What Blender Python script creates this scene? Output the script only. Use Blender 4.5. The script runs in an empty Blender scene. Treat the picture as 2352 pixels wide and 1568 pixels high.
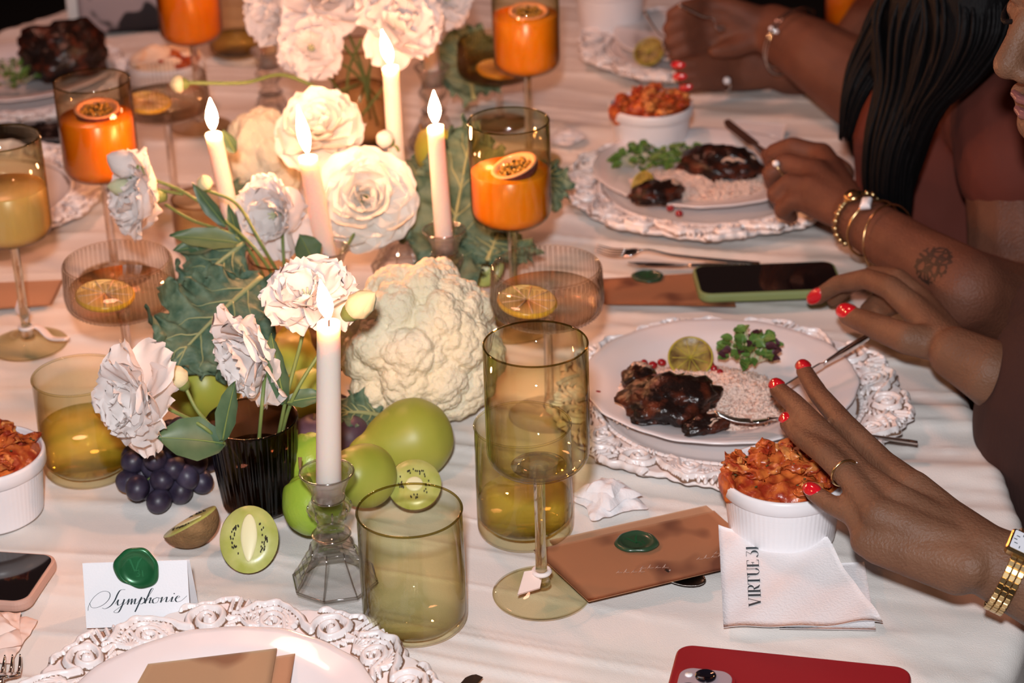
import bpy, math, random
import numpy as np
from mathutils import Vector, Matrix, Quaternion
PI = math.pi
R = math.radians
sc = bpy.context.scene
COL = sc.collection
rng = np.random.RandomState(7)
random.seed(7)

# ------------------------------------------------------------------ camera
TZ = 0.75                      # table top height
CAMH = 0.89                    # camera above the table
FPX = 4700.0
TH, RO = R(26.0), R(1.8)
_F = np.array([0, math.cos(TH), -math.sin(TH)])
_R0 = np.array([1.0, 0, 0]); _U0 = np.cross(_R0, _F)
_R = math.cos(RO) * _R0 - math.sin(RO) * _U0
_U = math.cos(RO) * _U0 + math.sin(RO) * _R0
_C = np.array([0, 0, TZ + CAMH])

def ray(px, py):
    return _F + _R * (px - 1176) / FPX - _U * (py - 784) / FPX

def at(px, py, h=0.0):
    """world point at height h above the table"""
    d = ray(px, py); t = (TZ + h - _C[2]) / d[2]
    return Vector(_C + d * t)

def atY(px, py, Y):
    d = ray(px, py); t = Y / d[1]
    return Vector(_C + d * t)

def foot(px, py, H):
    p = at(px, py, H); return Vector((p.x, p.y, TZ))

cam_d = bpy.data.cameras.new('camera'); cam = bpy.data.objects.new('camera', cam_d); COL.objects.link(cam)
M = Matrix(((_R[0], _U[0], -_F[0], 0), (_R[1], _U[1], -_F[1], 0), (_R[2], _U[2], -_F[2], _C[2]), (0, 0, 0, 1)))
cam.matrix_world = M
cam_d.sensor_width = 36; cam_d.lens = FPX / 2352 * 36
cam_d.clip_start = 0.05; cam_d.clip_end = 50
cam_d.dof.use_dof = True; cam_d.dof.focus_distance = 1.58; cam_d.dof.aperture_fstop = 7.5
sc.camera = cam

# ------------------------------------------------------------------ world, lights, exposure
w = bpy.data.worlds.new('night'); sc.world = w; w.use_nodes = True
w.node_tree.nodes['Background'].inputs[0].default_value = (1.0, 0.55, 0.42, 1)
w.node_tree.nodes['Background'].inputs[1].default_value = 0.035
def area(name, loc, target, size, power, col):
    l = bpy.data.lights.new(name, 'AREA'); l.shape = 'DISK'; l.size = size; l.energy = power; l.color = col
    o = bpy.data.objects.new(name, l); COL.objects.link(o); o.location = loc
    o.rotation_euler = (Vector(target) - Vector(loc)).to_track_quat('-Z', 'Y').to_euler(); return o
area('camera_flash', (-0.03, -0.02, TZ + CAMH + 0.17), (-0.05, 1.7, TZ), 0.07, 29.0, (0.97, 0.97, 1.0))
area('ceiling_lamp', (-0.9, 2.9, 2.9), (0.0, 2.0, TZ), 0.4, 16.0, (1.0, 0.40, 0.27))
sc.view_settings.view_transform = 'Standard'; sc.view_settings.look = 'None'
sc.view_settings.exposure = 0.0; sc.view_settings.gamma = 1.0; sc.view_settings.use_curve_mapping = False
sc.cycles.max_bounces = 10; sc.cycles.transparent_max_bounces = 32
sc.cycles.transmission_bounces = 10; sc.cycles.caustics_reflective = False; sc.cycles.caustics_refractive = False
sc.cycles.sample_clamp_indirect = 4.0; sc.cycles.use_denoising = True
FLAME = 430.0

# ------------------------------------------------------------------ helpers
def link(o, parent=None):
    COL.objects.link(o)
    if parent is not None: o.parent = parent
    return o

def mesh(name, V, F, smooth=True):
    me = bpy.data.meshes.new(name)
    V = np.asarray(V, dtype=float)
    me.from_pydata(V.tolist(), [], [tuple(int(i) for i in f) for f in F])
    if smooth: me.polygons.foreach_set('use_smooth', [True] * len(me.polygons))
    me.update(); return me

def obj(name, V, F, mat, parent=None, smooth=True, label=None):
    me = V if isinstance(V, bpy.types.Mesh) else mesh(name, V, F, smooth)
    if mat is not None and len(me.materials) == 0: me.materials.append(mat)
    o = bpy.data.objects.new(name, me); link(o, parent)
    if label: o['label'] = label
    return o

def tag(o, label=None, cat=None, group=None, kind=None):
    if label: o['label'] = label
    if cat: o['category'] = cat
    if group: o['group'] = group
    if kind: o['kind'] = kind
    return o

def thing(name, label, cat, loc=(0, 0, 0), rz=0.0, group=None):
    o = bpy.data.objects.new(name, None); o.empty_display_size = 0.01; COL.objects.link(o)
    o.location = loc; o.rotation_euler = (0, 0, rz)
    return tag(o, label, cat, group)

def join(parts):
    VV, FF, n = [], [], 0
    for V, F in parts:
        V = np.asarray(V, dtype=float).reshape(-1, 3)
        VV.append(V); FF += [tuple(i + n for i in f) for f in F]; n += len(V)
    return np.vstack(VV), FF

def grid_faces(nu, nv, wrap_u=False, flip=False):
    F = []
    for i in range(nu if wrap_u else nu - 1):
        i2 = (i + 1) % nu
        for j in range(nv - 1):
            f = (i * nv + j, i2 * nv + j, i2 * nv + j + 1, i * nv + j + 1)
            F.append(f[::-1] if flip else f)
    return F

def lathe(prof, n=48, rfun=None):
    prof = np.array(prof, float); m = len(prof)
    a = np.arange(n) / n * 2 * PI
    V = np.zeros((n, m, 3))
    for k, (r, z) in enumerate(prof):
        rr = r * (rfun(a, k, z) if rfun else 1.0)
        V[:, k, 0] = rr * np.cos(a); V[:, k, 1] = rr * np.sin(a); V[:, k, 2] = z
    return V.reshape(-1, 3), grid_faces(n, m, True)

def tube(pts, rad, n=10, caps=True, flat=None):
    P = [Vector(p) for p in pts]; m = len(P)
    if not hasattr(rad, '__len__'): rad = [rad] * m
    T = [(P[min(i + 1, m - 1)] - P[max(i - 1, 0)]).normalized() for i in range(m)]
    up = Vector((0, 0, 1)) if abs(T[0].z) < 0.9 else Vector((1, 0, 0))
    N = (up - T[0] * up.dot(T[0])).normalized()
    V = []
    for i in range(m):
        N = (N - T[i] * N.dot(T[i])).normalized(); B = T[i].cross(N)
        fx, fy = (1, 1) if flat is None else flat
        for k in range(n):
            a = 2 * PI * k / n
            V.append(P[i] + B * math.cos(a) * rad[i] * fx + N * math.sin(a) * rad[i] * fy)
    F = []
    for i in range(m - 1):
        for k in range(n):
            k2 = (k + 1) % n
            F.append((i * n + k, i * n + k2, (i + 1) * n + k2, (i + 1) * n + k))
    if caps:
        F.append(tuple(range(n))[::-1]); F.append(tuple((m - 1) * n + k for k in range(n)))
    return np.array([tuple(v) for v in V]), F

def smooth_path(pts, k=6):
    P = [np.array(p, float) for p in pts]; P = [2 * P[0] - P[1]] + P + [2 * P[-1] - P[-2]]
    out = []
    for i in range(1, len(P) - 2):
        for s in range(k):
            t = s / k
            out.append(0.5 * ((2 * P[i]) + (-P[i-1] + P[i+1]) * t + (2*P[i-1] - 5*P[i] + 4*P[i+1] - P[i+2]) * t*t + (-P[i-1] + 3*P[i] - 3*P[i+1] + P[i+2]) * t**3))
    out.append(P[-2]); return out

def box(c, s, rot=None):
    c = np.array(c, float); s = np.array(s, float) / 2
    V = np.array([[x, y, z] for x in (-1, 1) for y in (-1, 1) for z in (-1, 1)], float) * s
    if rot is not None: V = np.array([tuple(rot @ Vector(v)) for v in V])
    return V + c, [(0, 1, 3, 2), (4, 6, 7, 5), (0, 4, 5, 1), (2, 3, 7, 6), (0, 2, 6, 4), (1, 5, 7, 3)]

def ico(sub):
    import bmesh
    bm = bmesh.new(); bmesh.ops.create_icosphere(bm, subdivisions=sub, radius=1.0)
    V = np.array([v.co[:] for v in bm.verts]); F = [tuple(v.index for v in f.verts) for f in bm.faces]
    bm.free(); return V, F

def sphere(c, r, sub=2, sc3=(1, 1, 1)):
    V, F = ICO[sub]; return V * r * np.array(sc3) + np.array(tuple(c)), F
ICO = {k: ico(k) for k in (1, 2, 3, 4)}

def _h(ix, iy, iz, s):
    n = (ix * 374761393 + iy * 668265263 + iz * 2147483647 % 1000003 * 69069 + s * 1013904223) & 0xffffffff
    n = ((n ^ (n >> 13)) * 1274126177) & 0xffffffff
    n = ((n ^ (n >> 16)) * 2246822519) & 0xffffffff
    return (n & 0xffff) / 65535.0

def noise(p, seed=0):
    """vectorised value noise in [-1,1]; p (n,3)"""
    p = np.asarray(p, float); i = np.floor(p).astype(np.int64); f = p - i; f = f * f * (3 - 2 * f)
    r = 0
    for dx in (0, 1):
        for dy in (0, 1):
            for dz in (0, 1):
                wgt = (f[:, 0] if dx else 1 - f[:, 0]) * (f[:, 1] if dy else 1 - f[:, 1]) * (f[:, 2] if dz else 1 - f[:, 2])
                r = r + wgt * _h(i[:, 0] + dx, i[:, 1] + dy, i[:, 2] + dz, seed)
    return r * 2 - 1

def rot_to(axis, spin=0.0):
    """matrix taking local +Z to axis"""
    q = Vector((0, 0, 1)).rotation_difference(Vector(axis).normalized())
    return (q.to_matrix() @ Matrix.Rotation(spin, 3, 'Z'))

def xf(V, mat3, loc=(0, 0, 0)):
    A = np.array(mat3); return np.asarray(V) @ A.T + np.array(tuple(loc))

def setrot(o, m3):
    o.rotation_mode = 'QUATERNION'; o.rotation_quaternion = m3.to_quaternion(); return o

# ------------------------------------------------------------------ materials
def NT(name):
    m = bpy.data.materials.new(name); m.use_nodes = True; return m, m.node_tree, m.node_tree.nodes, m.node_tree.links

def pbr(name, col, rough=0.5, metal=0.0, sss=0.0, sssr=(1, .5, .3), sscale=0.01, spec=0.5, coat=0.0,
        col2=None, nscale=20.0, ndet=4.0, lo=0.35, hi=0.65, bump=0.0, bscale=80.0, trans=0.0, ior=1.45, stretch=None):
    m, t, N, L = NT(name); b = N['Principled BSDF']
    b.inputs['Base Color'].default_value = (*col, 1); b.inputs['Roughness'].default_value = rough
    b.inputs['Metallic'].default_value = metal; b.inputs['Specular IOR Level'].default_value = spec
    b.inputs['Coat Weight'].default_value = coat; b.inputs['IOR'].default_value = ior
    b.inputs['Transmission Weight'].default_value = trans
    if sss:
        b.inputs['Subsurface Weight'].default_value = sss; b.inputs['Subsurface Radius'].default_value = sssr
        b.inputs['Subsurface Scale'].default_value = sscale
    tc = N.new('ShaderNodeTexCoord'); src = tc.outputs['Object']
    if stretch:
        mp = N.new('ShaderNodeMapping'); mp.inputs['Scale'].default_value = stretch; L.new(src, mp.inputs[0]); src = mp.outputs[0]
    if col2:
        nz = N.new('ShaderNodeTexNoise'); nz.inputs['Scale'].default_value = nscale; nz.inputs['Detail'].default_value = ndet
        L.new(src, nz.inputs[0]); cr = N.new('ShaderNodeValToRGB'); L.new(nz.outputs[0], cr.inputs[0])
        cr.color_ramp.elements[0].position = lo; cr.color_ramp.elements[0].color = (*col, 1)
        cr.color_ramp.elements[1].position = hi; cr.color_ramp.elements[1].color = (*col2, 1)
        L.new(cr.outputs[0], b.inputs['Base Color'])
    if bump:
        nb = N.new('ShaderNodeTexNoise'); nb.inputs['Scale'].default_value = bscale; nb.inputs['Detail'].default_value = 3
        L.new(src, nb.inputs[0]); bp = N.new('ShaderNodeBump'); bp.inputs['Strength'].default_value = bump; bp.inputs['Distance'].default_value = 0.002
        L.new(nb.outputs[0], bp.inputs['Height']); L.new(bp.outputs[0], b.inputs['Normal'])
    return m

def thin_glass(name, tint, edge=None, rough=0.0, refl=0.035):
    """clear or tinted thin-walled glass: tinted see-through plus Fresnel reflection"""
    m, t, N, L = NT(name); N.remove(N['Principled BSDF']); out = N['Material Output']
    tr = N.new('ShaderNodeBsdfTransparent'); gl = N.new('ShaderNodeBsdfGlossy'); gl.inputs['Roughness'].default_value = rough
    lw = N.new('ShaderNodeLayerWeight'); lw.inputs[0].default_value = 0.5
    p5 = N.new('ShaderNodeMath'); p5.operation = 'POWER'; p5.inputs[1].default_value = 5.0; L.new(lw.outputs['Facing'], p5.inputs[0])
    fr = N.new('ShaderNodeMath'); fr.operation = 'MULTIPLY_ADD'; fr.inputs[1].default_value = 0.75; fr.inputs[2].default_value = refl; L.new(p5.outputs[0], fr.inputs[0])
    mx = N.new('ShaderNodeMixShader'); L.new(fr.outputs[0], mx.inputs[0]); L.new(tr.outputs[0], mx.inputs[1]); L.new(gl.outputs[0], mx.inputs[2])
    pw = N.new('ShaderNodeMath'); pw.operation = 'POWER'; pw.inputs[1].default_value = 2.6; L.new(lw.outputs['Facing'], pw.inputs[0])
    mc = N.new('ShaderNodeMixRGB'); L.new(pw.outputs[0], mc.inputs[0]); mc.inputs[1].default_value = (*tint, 1)
    mc.inputs[2].default_value = (*(edge or tuple(c ** 3 for c in tint)), 1); L.new(mc.outputs[0], tr.inputs[0])
    L.new(mx.outputs[0], out.inputs[0]); return m

def clear_mix(name, col, k, ior=1.42):
    """solid clear glass that still lets part of the light straight through"""
    m, t, N, L = NT(name); N.remove(N['Principled BSDF']); g = N.new('ShaderNodeBsdfGlass'); g.inputs['Roughness'].default_value = 0.0
    g.inputs['IOR'].default_value = ior; g.inputs[0].default_value = (1, .99, .98, 1); tr = N.new('ShaderNodeBsdfTransparent'); tr.inputs[0].default_value = (*col, 1)
    mx = N.new('ShaderNodeMixShader'); mx.inputs[0].default_value = k; L.new(tr.outputs[0], mx.inputs[1]); L.new(g.outputs[0], mx.inputs[2]); L.new(mx.outputs[0], N['Material Output'].inputs[0]); return m

def petal_mat(name, col, trl=0.35, col2=None):
    m, t, N, L = NT(name); N.remove(N['Principled BSDF']); out = N['Material Output']
    d = N.new('ShaderNodeBsdfDiffuse'); tr = N.new('ShaderNodeBsdfTranslucent'); mx = N.new('ShaderNodeMixShader')
    mx.inputs[0].default_value = trl; L.new(d.outputs[0], mx.inputs[1]); L.new(tr.outputs[0], mx.inputs[2])
    if col2:
        tc = N.new('ShaderNodeTexCoord'); nz = N.new('ShaderNodeTexNoise'); nz.inputs['Scale'].default_value = 60; L.new(tc.outputs['Object'], nz.inputs[0])
        mc = N.new('ShaderNodeMixRGB'); L.new(nz.outputs[0], mc.inputs[0]); mc.inputs[1].default_value = (*col, 1); mc.inputs[2].default_value = (*col2, 1)
        L.new(mc.outputs[0], d.inputs[0]); L.new(mc.outputs[0], tr.inputs[0])
    else:
        d.inputs[0].default_value = (*col, 1); tr.inputs[0].default_value = (*col, 1)
    L.new(mx.outputs[0], out.inputs[0]); return m

def emit(name, col, s):
    m, t, N, L = NT(name); N.remove(N['Principled BSDF']); e = N.new('ShaderNodeEmission')
    e.inputs[0].default_value = (*col, 1); e.inputs[1].default_value = s; L.new(e.outputs[0], N['Material Output'].inputs[0]); return m

MT = {}
MT['cloth'] = pbr('linen', (0.80, 0.76, 0.72), 0.9, bump=0.25, bscale=900, spec=0.1)
MT['glass_g'] = thin_glass('olive_glass', (0.985, 0.972, 0.875), (0.45, 0.38, 0.16))
MT['glass_a'] = thin_glass('amber_glass', (0.965, 0.91, 0.81), (0.48, 0.30, 0.14))
MT['glass_c'] = thin_glass('clear_glass', (0.985, 0.97, 0.95), (0.72, 0.66, 0.60))
MT['glass_s'] = thin_glass('smoky_glass', (0.40, 0.34, 0.31), (0.10, 0.08, 0.07))
MT['solid_g'] = clear_mix('olive_solid_glass', (0.93, 0.90, 0.70), 0.55, 1.45)
MT['solid_c'] = clear_mix('clear_solid_glass', (0.97, 0.94, 0.91), 0.6, 1.47)
MT['glint'] = thin_glass('edge_glint_glass', (0.93, 0.91, 0.89), (0.55, 0.50, 0.47), .08, .34)  # extra-reflective glass for the glint lines added to the candle holders
MT['holder_glass'] = clear_mix('cut_glass', (0.995, 0.99, 0.985), 0.38)
MT['orange'] = pbr('orange_juice', (0.85, 0.23, 0.006), 0.25, sss=0.6, sssr=(1, .4, .08), sscale=0.02, col2=(0.95, 0.30, 0.01), nscale=30)
MT['pale'] = pbr('pale_juice', (0.66, 0.42, 0.17), 0.3, sss=0.5, sssr=(1, .7, .3), sscale=0.02)
MT['white_wine'] = thin_glass('pale_yellow_drink', (0.97, 0.955, 0.62), (0.80, 0.74, 0.32))
MT['water'] = thin_glass('water', (0.95, 0.94, 0.90), (0.8, 0.78, 0.7))
MT['spritz'] = thin_glass('blush_drink', (0.98, 0.92, 0.85), (0.88, 0.72, 0.56))
MT['wax'] = pbr('candle_wax', (0.80, 0.66, 0.58), 0.45, sss=1.0, sssr=(1, .62, .40), sscale=0.03)
MT['wick'] = pbr('wick', (0.02, 0.01, 0.01), 0.9)
MT['flame'] = emit('flame', (1.0, 0.42, 0.19), FLAME)
MT['silver'] = pbr('cutlery_steel', (0.75, 0.72, 0.70), 0.14, metal=1.0)
MT['gold'] = pbr('gold', (0.72, 0.50, 0.24), 0.24, metal=1.0)
MT['pearl'] = pbr('crystal', (0.95, 0.93, 0.95), 0.05, spec=1.0)
MT['china'] = pbr('white_china', (0.84, 0.80, 0.81), 0.22, coat=0.3)
MT['petal'] = petal_mat('white_petal', (0.95, 0.90, 0.87), 0.32, (0.92, 0.86, 0.84))
MT['petal_i'] = petal_mat('ivory_petal', (0.96, 0.93, 0.87), 0.28, (0.94, 0.89, 0.80))
MT['bud'] = petal_mat('bud_petal', (0.72, 0.74, 0.46), 0.3, (0.85, 0.83, 0.62))
MT['stem'] = pbr('flower_stem', (0.17, 0.24, 0.07), 0.5)
MT['leaf'] = pbr('leaf', (0.055, 0.115, 0.055), 0.45, col2=(0.10, 0.17, 0.085), nscale=40)
MT['kale'] = pbr('kale', (0.055, 0.115, 0.07), 0.6, col2=(0.16, 0.22, 0.13), nscale=60, bump=0.6, bscale=220)
MT['rib'] = pbr('kale_rib', (0.36, 0.38, 0.17), 0.5)
MT['cauli'] = pbr('cauliflower_curd', (0.86, 0.74, 0.50), 0.75, sss=0.35, sssr=(1, .7, .4), sscale=0.006, col2=(0.89, 0.79, 0.58), nscale=18, bump=1.0, bscale=320)
MT['pear'] = pbr('green_pear_skin', (0.27, 0.32, 0.035), 0.42, col2=(0.38, 0.38, 0.06), nscale=14, spec=0.5)
MT['pear_y'] = pbr('yellow_pear_skin', (0.50, 0.38, 0.04), 0.4, col2=(0.36, 0.38, 0.05), nscale=12)
MT['lime'] = pbr('lime_skin', (0.24, 0.40, 0.03), 0.35, col2=(0.33, 0.47, 0.05), nscale=16, bump=0.2, bscale=300)
MT['plum'] = pbr('plum_skin', (0.05, 0.022, 0.035), 0.5, col2=(0.14, 0.08, 0.11), nscale=25)
MT['grape'] = pbr('grape_skin', (0.014, 0.008, 0.020), 0.42, col2=(0.055, 0.046, 0.082), nscale=45, ndet=5)
MT['kiwi_skin'] = pbr('kiwi_skin', (0.20, 0.115, 0.045), 0.85, col2=(0.29, 0.17, 0.07), nscale=90, bump=0.6, bscale=500)
MT['kiwi'] = pbr('kiwi_flesh', (0.40, 0.43, 0.09), 0.3, sss=0.3, sssr=(.8, 1, .3), sscale=0.004, col2=(0.55, 0.56, 0.20), nscale=50)
MT['kiwi_core'] = pbr('kiwi_core', (0.78, 0.74, 0.44), 0.4)
MT['seed'] = pbr('dark_seed', (0.02, 0.014, 0.01), 0.3)
MT['meat'] = pbr('charred_chicken', (0.012, 0.006, 0.005), 0.28, col2=(0.13, 0.028, 0.012), nscale=60, ndet=6, lo=0.48, hi=0.75, bump=1.0, bscale=140)
MT['meat_p'] = pbr('pale_meat', (0.60, 0.42, 0.32), 0.4, col2=(0.30, 0.14, 0.09), nscale=120, lo=.45, hi=.75)
MT['rice'] = pbr('rice', (0.82, 0.60, 0.50), 0.5, sss=0.2, sscale=0.003)
MT['rice_d'] = pbr('rice_bed', (0.60, 0.36, 0.28), 0.6, col2=(0.72, 0.50, 0.41), nscale=200)
MT['green'] = pbr('microgreen', (0.07, 0.16, 0.03), 0.4, col2=(0.18, 0.28, 0.06), nscale=90)
MT['beet'] = pbr('purple_leaf', (0.07, 0.02, 0.03), 0.5)
MT['pom'] = pbr('pomegranate_seed', (0.30, 0.01, 0.015), 0.15, coat=0.5)
MT['lemon_char'] = pbr('grilled_lemon', (0.36, 0.26, 0.06), 0.4, col2=(0.09, 0.04, 0.015), nscale=70, lo=.42, hi=.66, bump=0.5)
MT['lemon'] = pbr('lemon', (0.85, 0.55, 0.05), 0.3, sss=0.3, sscale=0.004)
MT['lemon_p'] = pbr('lemon_pulp', (0.80, 0.62, 0.24), 0.3)
MT['bake'] = pbr('pasta_bake', (0.30, 0.03, 0.010), 0.32, col2=(0.66, 0.17, 0.035), nscale=85, ndet=6, lo=.4, hi=.66, bump=0.6, bscale=120)
MT['bake_y'] = pbr('melted_cheese', (0.74, 0.30, 0.08), 0.3, col2=(0.30, 0.03, 0.010), nscale=95, lo=.4, hi=.62)
MT['herb'] = pbr('herb', (0.04, 0.07, 0.02), 0.6)
MT['cream'] = pbr('whipped_cream', (0.85, 0.66, 0.50), 0.6, col2=(0.85, 0.45, 0.20), nscale=60, lo=.55, hi=.75)
MT['card'] = pbr('white_card', (0.84, 0.84, 0.87), 0.7, bump=0.1, bscale=600)
MT['ink'] = pbr('ink', (0.03, 0.045, 0.055), 0.5)
MT['ink_w'] = pbr('pale_ink', (0.62, 0.46, 0.38), 0.5)
MT['seal'] = pbr('green_sealing_wax', (0.012, 0.10, 0.035), 0.28, metal=0.25, coat=0.3, col2=(0.02, 0.14, 0.05), nscale=80)
MT['seal_d'] = pbr('dark_green_sealing_wax', (0.025, 0.06, 0.03), 0.3, coat=0.3)
MT['kraft'] = pbr('kraft_paper', (0.36, 0.155, 0.075), 0.65, col2=(0.15, 0.055, 0.03), nscale=24, ndet=1.5, lo=.54, hi=.68)
MT['kraft_p'] = pbr('pale_kraft_paper', (0.47, 0.26, 0.15), 0.7)
MT['kraft_l'] = pbr('tan_paper', (0.40, 0.26, 0.15), 0.6, col2=(0.24, 0.12, 0.065), nscale=22, ndet=1, lo=.54, hi=.66)
MT['napkin'] = pbr('paper_napkin', (0.84, 0.81, 0.82), 0.85, bump=0.3, bscale=500)
MT['ribbon'] = pbr('white_ribbon', (0.82, 0.72, 0.68), 0.7)
MT['tagc'] = pbr('blush_tag', (0.82, 0.62, 0.54), 0.7)
MT['screen'] = pbr('phone_screen', (0.008, 0.006, 0.007), 0.06, coat=0.5)
MT['case_g'] = pbr('green_phone_case', (0.22, 0.27, 0.10), 0.5)
MT['case_p'] = pbr('pink_phone_case', (0.55, 0.34, 0.27), 0.5)
MT['case_r'] = pbr('red_phone_case', (0.27, 0.008, 0.014), 0.55)
MT['cam_m'] = pbr('camera_island', (0.55, 0.42, 0.46), 0.3, metal=0.3)
MT['black'] = pbr('black', (0.008, 0.007, 0.008), 0.4)
MT['lens'] = pbr('lens_glass', (0.005, 0.004, 0.008), 0.03, coat=1.0)
MT['skin_a'] = pbr('skin_brown', (0.200, 0.098, 0.056), 0.52, sss=0.12, sssr=(1, .35, .2), sscale=0.004, col2=(0.15, 0.070, 0.039), nscale=22, bump=0.55, bscale=420, spec=0.35)
MT['skin_b'] = pbr('skin_warm_brown', (0.165, 0.062, 0.035), 0.52, sss=0.12, sssr=(1, .35, .2), sscale=0.004, col2=(0.12, 0.044, 0.026), nscale=22, bump=0.55, bscale=420, spec=0.35)
MT['nail'] = pbr('red_nail_polish', (0.62, 0.008, 0.02), 0.12, coat=1.0)
MT['lip'] = pbr('mauve_lips', (0.20, 0.08, 0.08), 0.3)
MT['dress'] = pbr('dark_brown_dress', (0.036, 0.012, 0.009), 0.9, bump=0.4, bscale=300, stretch=(1, 1, .2))
MT['rust'] = pbr('rust_top', (0.110, 0.021, 0.012), 0.85, bump=0.4, bscale=60, stretch=(1, 1, .25))
MT['hair'] = pbr('black_hair', (0.003, 0.0025, 0.003), 0.6, spec=0.18, bump=0.5, bscale=60, stretch=(8, 8, .6))
MT['darkwear'] = pbr('charcoal_clothes', (0.012, 0.010, 0.012), 0.9)
MT['floor'] = pbr('dark_floor', (0.015, 0.013, 0.012), 0.8, col2=(0.022, 0.018, 0.016), nscale=6)
MT['bag'] = pbr('blotched_fabric', (0.32, 0.27, 0.29), 0.7, col2=(0.012, 0.010, 0.014), nscale=22, ndet=1, lo=.50, hi=.54)
MT['dial'] = pbr('watch_dial', (0.75, 0.78, 0.84), 0.2, coat=0.6)
MT['pfruit'] = pbr('passion_fruit_rind', (0.10, 0.02, 0.035), 0.35)
MT['pflesh'] = pbr('passion_fruit_pith', (0.80, 0.40, 0.24), 0.5)
MT['ppulp'] = pbr('passion_fruit_pulp', (0.45, 0.24, 0.04), 0.15, col2=(0.05, 0.03, 0.01), nscale=160, lo=.5, hi=.56)

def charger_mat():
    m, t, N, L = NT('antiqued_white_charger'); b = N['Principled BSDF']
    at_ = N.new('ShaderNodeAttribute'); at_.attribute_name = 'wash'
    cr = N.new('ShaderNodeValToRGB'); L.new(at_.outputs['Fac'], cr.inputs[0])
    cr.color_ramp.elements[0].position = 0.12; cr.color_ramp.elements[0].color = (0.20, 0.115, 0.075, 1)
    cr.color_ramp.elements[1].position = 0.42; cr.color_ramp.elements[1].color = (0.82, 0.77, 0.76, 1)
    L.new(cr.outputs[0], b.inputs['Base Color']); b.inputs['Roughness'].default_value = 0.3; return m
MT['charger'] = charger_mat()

def ramekin_mat():
    m, t, N, L = NT('dimpled_white_ceramic'); b = N['Principled BSDF']
    b.inputs['Base Color'].default_value = (0.83, 0.81, 0.83, 1); b.inputs['Roughness'].default_value = 0.3
    return m
MT['ramekin'] = ramekin_mat()

# ------------------------------------------------------------------ setting: floor and table
V, F = box((0, 2.5, -0.01), (14, 14, 0.02)); tag(obj('floor', V, F, MT['floor'], smooth=False), kind='structure')
V, F = box((0, 7.6, 1.5), (14, 0.1, 3.2)); tag(obj('wall_back', V, F, MT['floor'], smooth=False), kind='structure')

TX, TA = -0.185, 0.595
def table_edge(n):
    """closed boundary of the table top with its centre-line foot points"""
    B, C = [], []
    y0, y1, b0, b1 = 1.5, 2.75, 0.55, 0.47
    segs = []
    for k in range(200): a = -PI / 2 + PI * k / 200 - 0; segs.append(None)
    pts = []
    for k in range(n // 4):
        s = k / (n // 4); pts.append((TX + TA, y0 + (y1 - y0) * s, TX, y0 + (y1 - y0) * s))
    for k in range(n // 4):
        a = PI * k / (n // 4); pts.append((TX + TA * math.cos(a), y1 + b1 * math.sin(a), TX, y1))
    for k in range(n // 4):
        s = k / (n // 4); pts.append((TX - TA, y1 - (y1 - y0) * s, TX, y1 - (y1 - y0) * s))
    for k in range(n // 4):
        a = PI + PI * k / (n // 4); pts.append((TX + TA * math.cos(a), y0 + b0 * math.sin(a), TX, y0))
    return np.array(pts)

table = thing('dining_table', 'long oval-ended dining table hidden under the white cloth', 'table', (TX, 2.1, 0))
E4 = table_edge(96); Vt, Ft = [], []
for z in (TZ - 0.035, TZ - 0.008):
    for p in E4: Vt.append((TX + (p[0] - TX) * 0.985 - TX, p[1] - 2.1 if False else (p[1] - 2.1) * 0.99, z))
Vt = [(a, b, c) for a, b, c in Vt]
n = len(E4)
Ft = [tuple(range(n))[::-1], tuple(range(n, 2 * n))] + [(i, (i + 1) % n, n + (i + 1) % n, n + i) for i in range(n)]
obj('tabletop', Vt, Ft, MT['darkwear'], table, smooth=False)
for sx in (-.4, .4):
    for sy in (-.75, .85):
        V, F = lathe([(0.0, 0), (.03, 0), (.022, .1), (.03, .6), (.04, .714), (0, .714)], 16)
        o = obj('leg', V, F, MT['darkwear'], table); o.location = (sx, sy, 0)

NP, NR = 880, 150
E = table_edge(NP); V = []
frac = np.linspace(0.0, 1.0, NR)
X = E[:, 2][None] + (E[:, 0] - E[:, 2])[None] * frac[:, None]
Y = E[:, 3][None] + (E[:, 1] - E[:, 3])[None] * frac[:, None]
def wrinkle(x, y):
    P_ = np.stack([x * 2.6, y * 21 + x * 3.2 + np.sin(x * 4) * 1.2, x * 0], -1).reshape(-1, 3)
    a = noise(P_, 3).reshape(x.shape)
    b = noise(P_ * np.array([1.3, 2.3, 1]) + 11, 5).reshape(x.shape)
    c = noise(np.stack([x * 9, y * 9, x * 0], -1).reshape(-1, 3), 9).reshape(x.shape)
    ridge = (1 - np.abs(a)) ** 5
    ridge2 = (1 - np.abs(b)) ** 6
    d = noise(np.stack([x * 3 + 7, y * 5, x * 0], -1).reshape(-1, 3), 12).reshape(x.shape) * .5 + .5
    return -0.0072 + (0.0050 * ridge + 0.0026 * ridge2) * (.45 + .8 * d) + 0.0007 * c
Z = TZ + np.minimum(wrinkle(X, Y), -0.0004)
rings = [np.stack([X, Y, Z], -1)]
dirx = E[:, 0] - E[:, 2]; diry = E[:, 1] - E[:, 3]; dl = np.hypot(dirx, diry); dirx /= dl; diry /= dl
arc = np.arange(NP)
fold = noise(np.stack([E[:, 0] * 9, E[:, 1] * 9, arc * 0.0], -1), 21)
fold2 = noise(np.stack([E[:, 0] * 25, E[:, 1] * 25, arc * 0.0], -1), 22)
edge = Z[-1]
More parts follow.
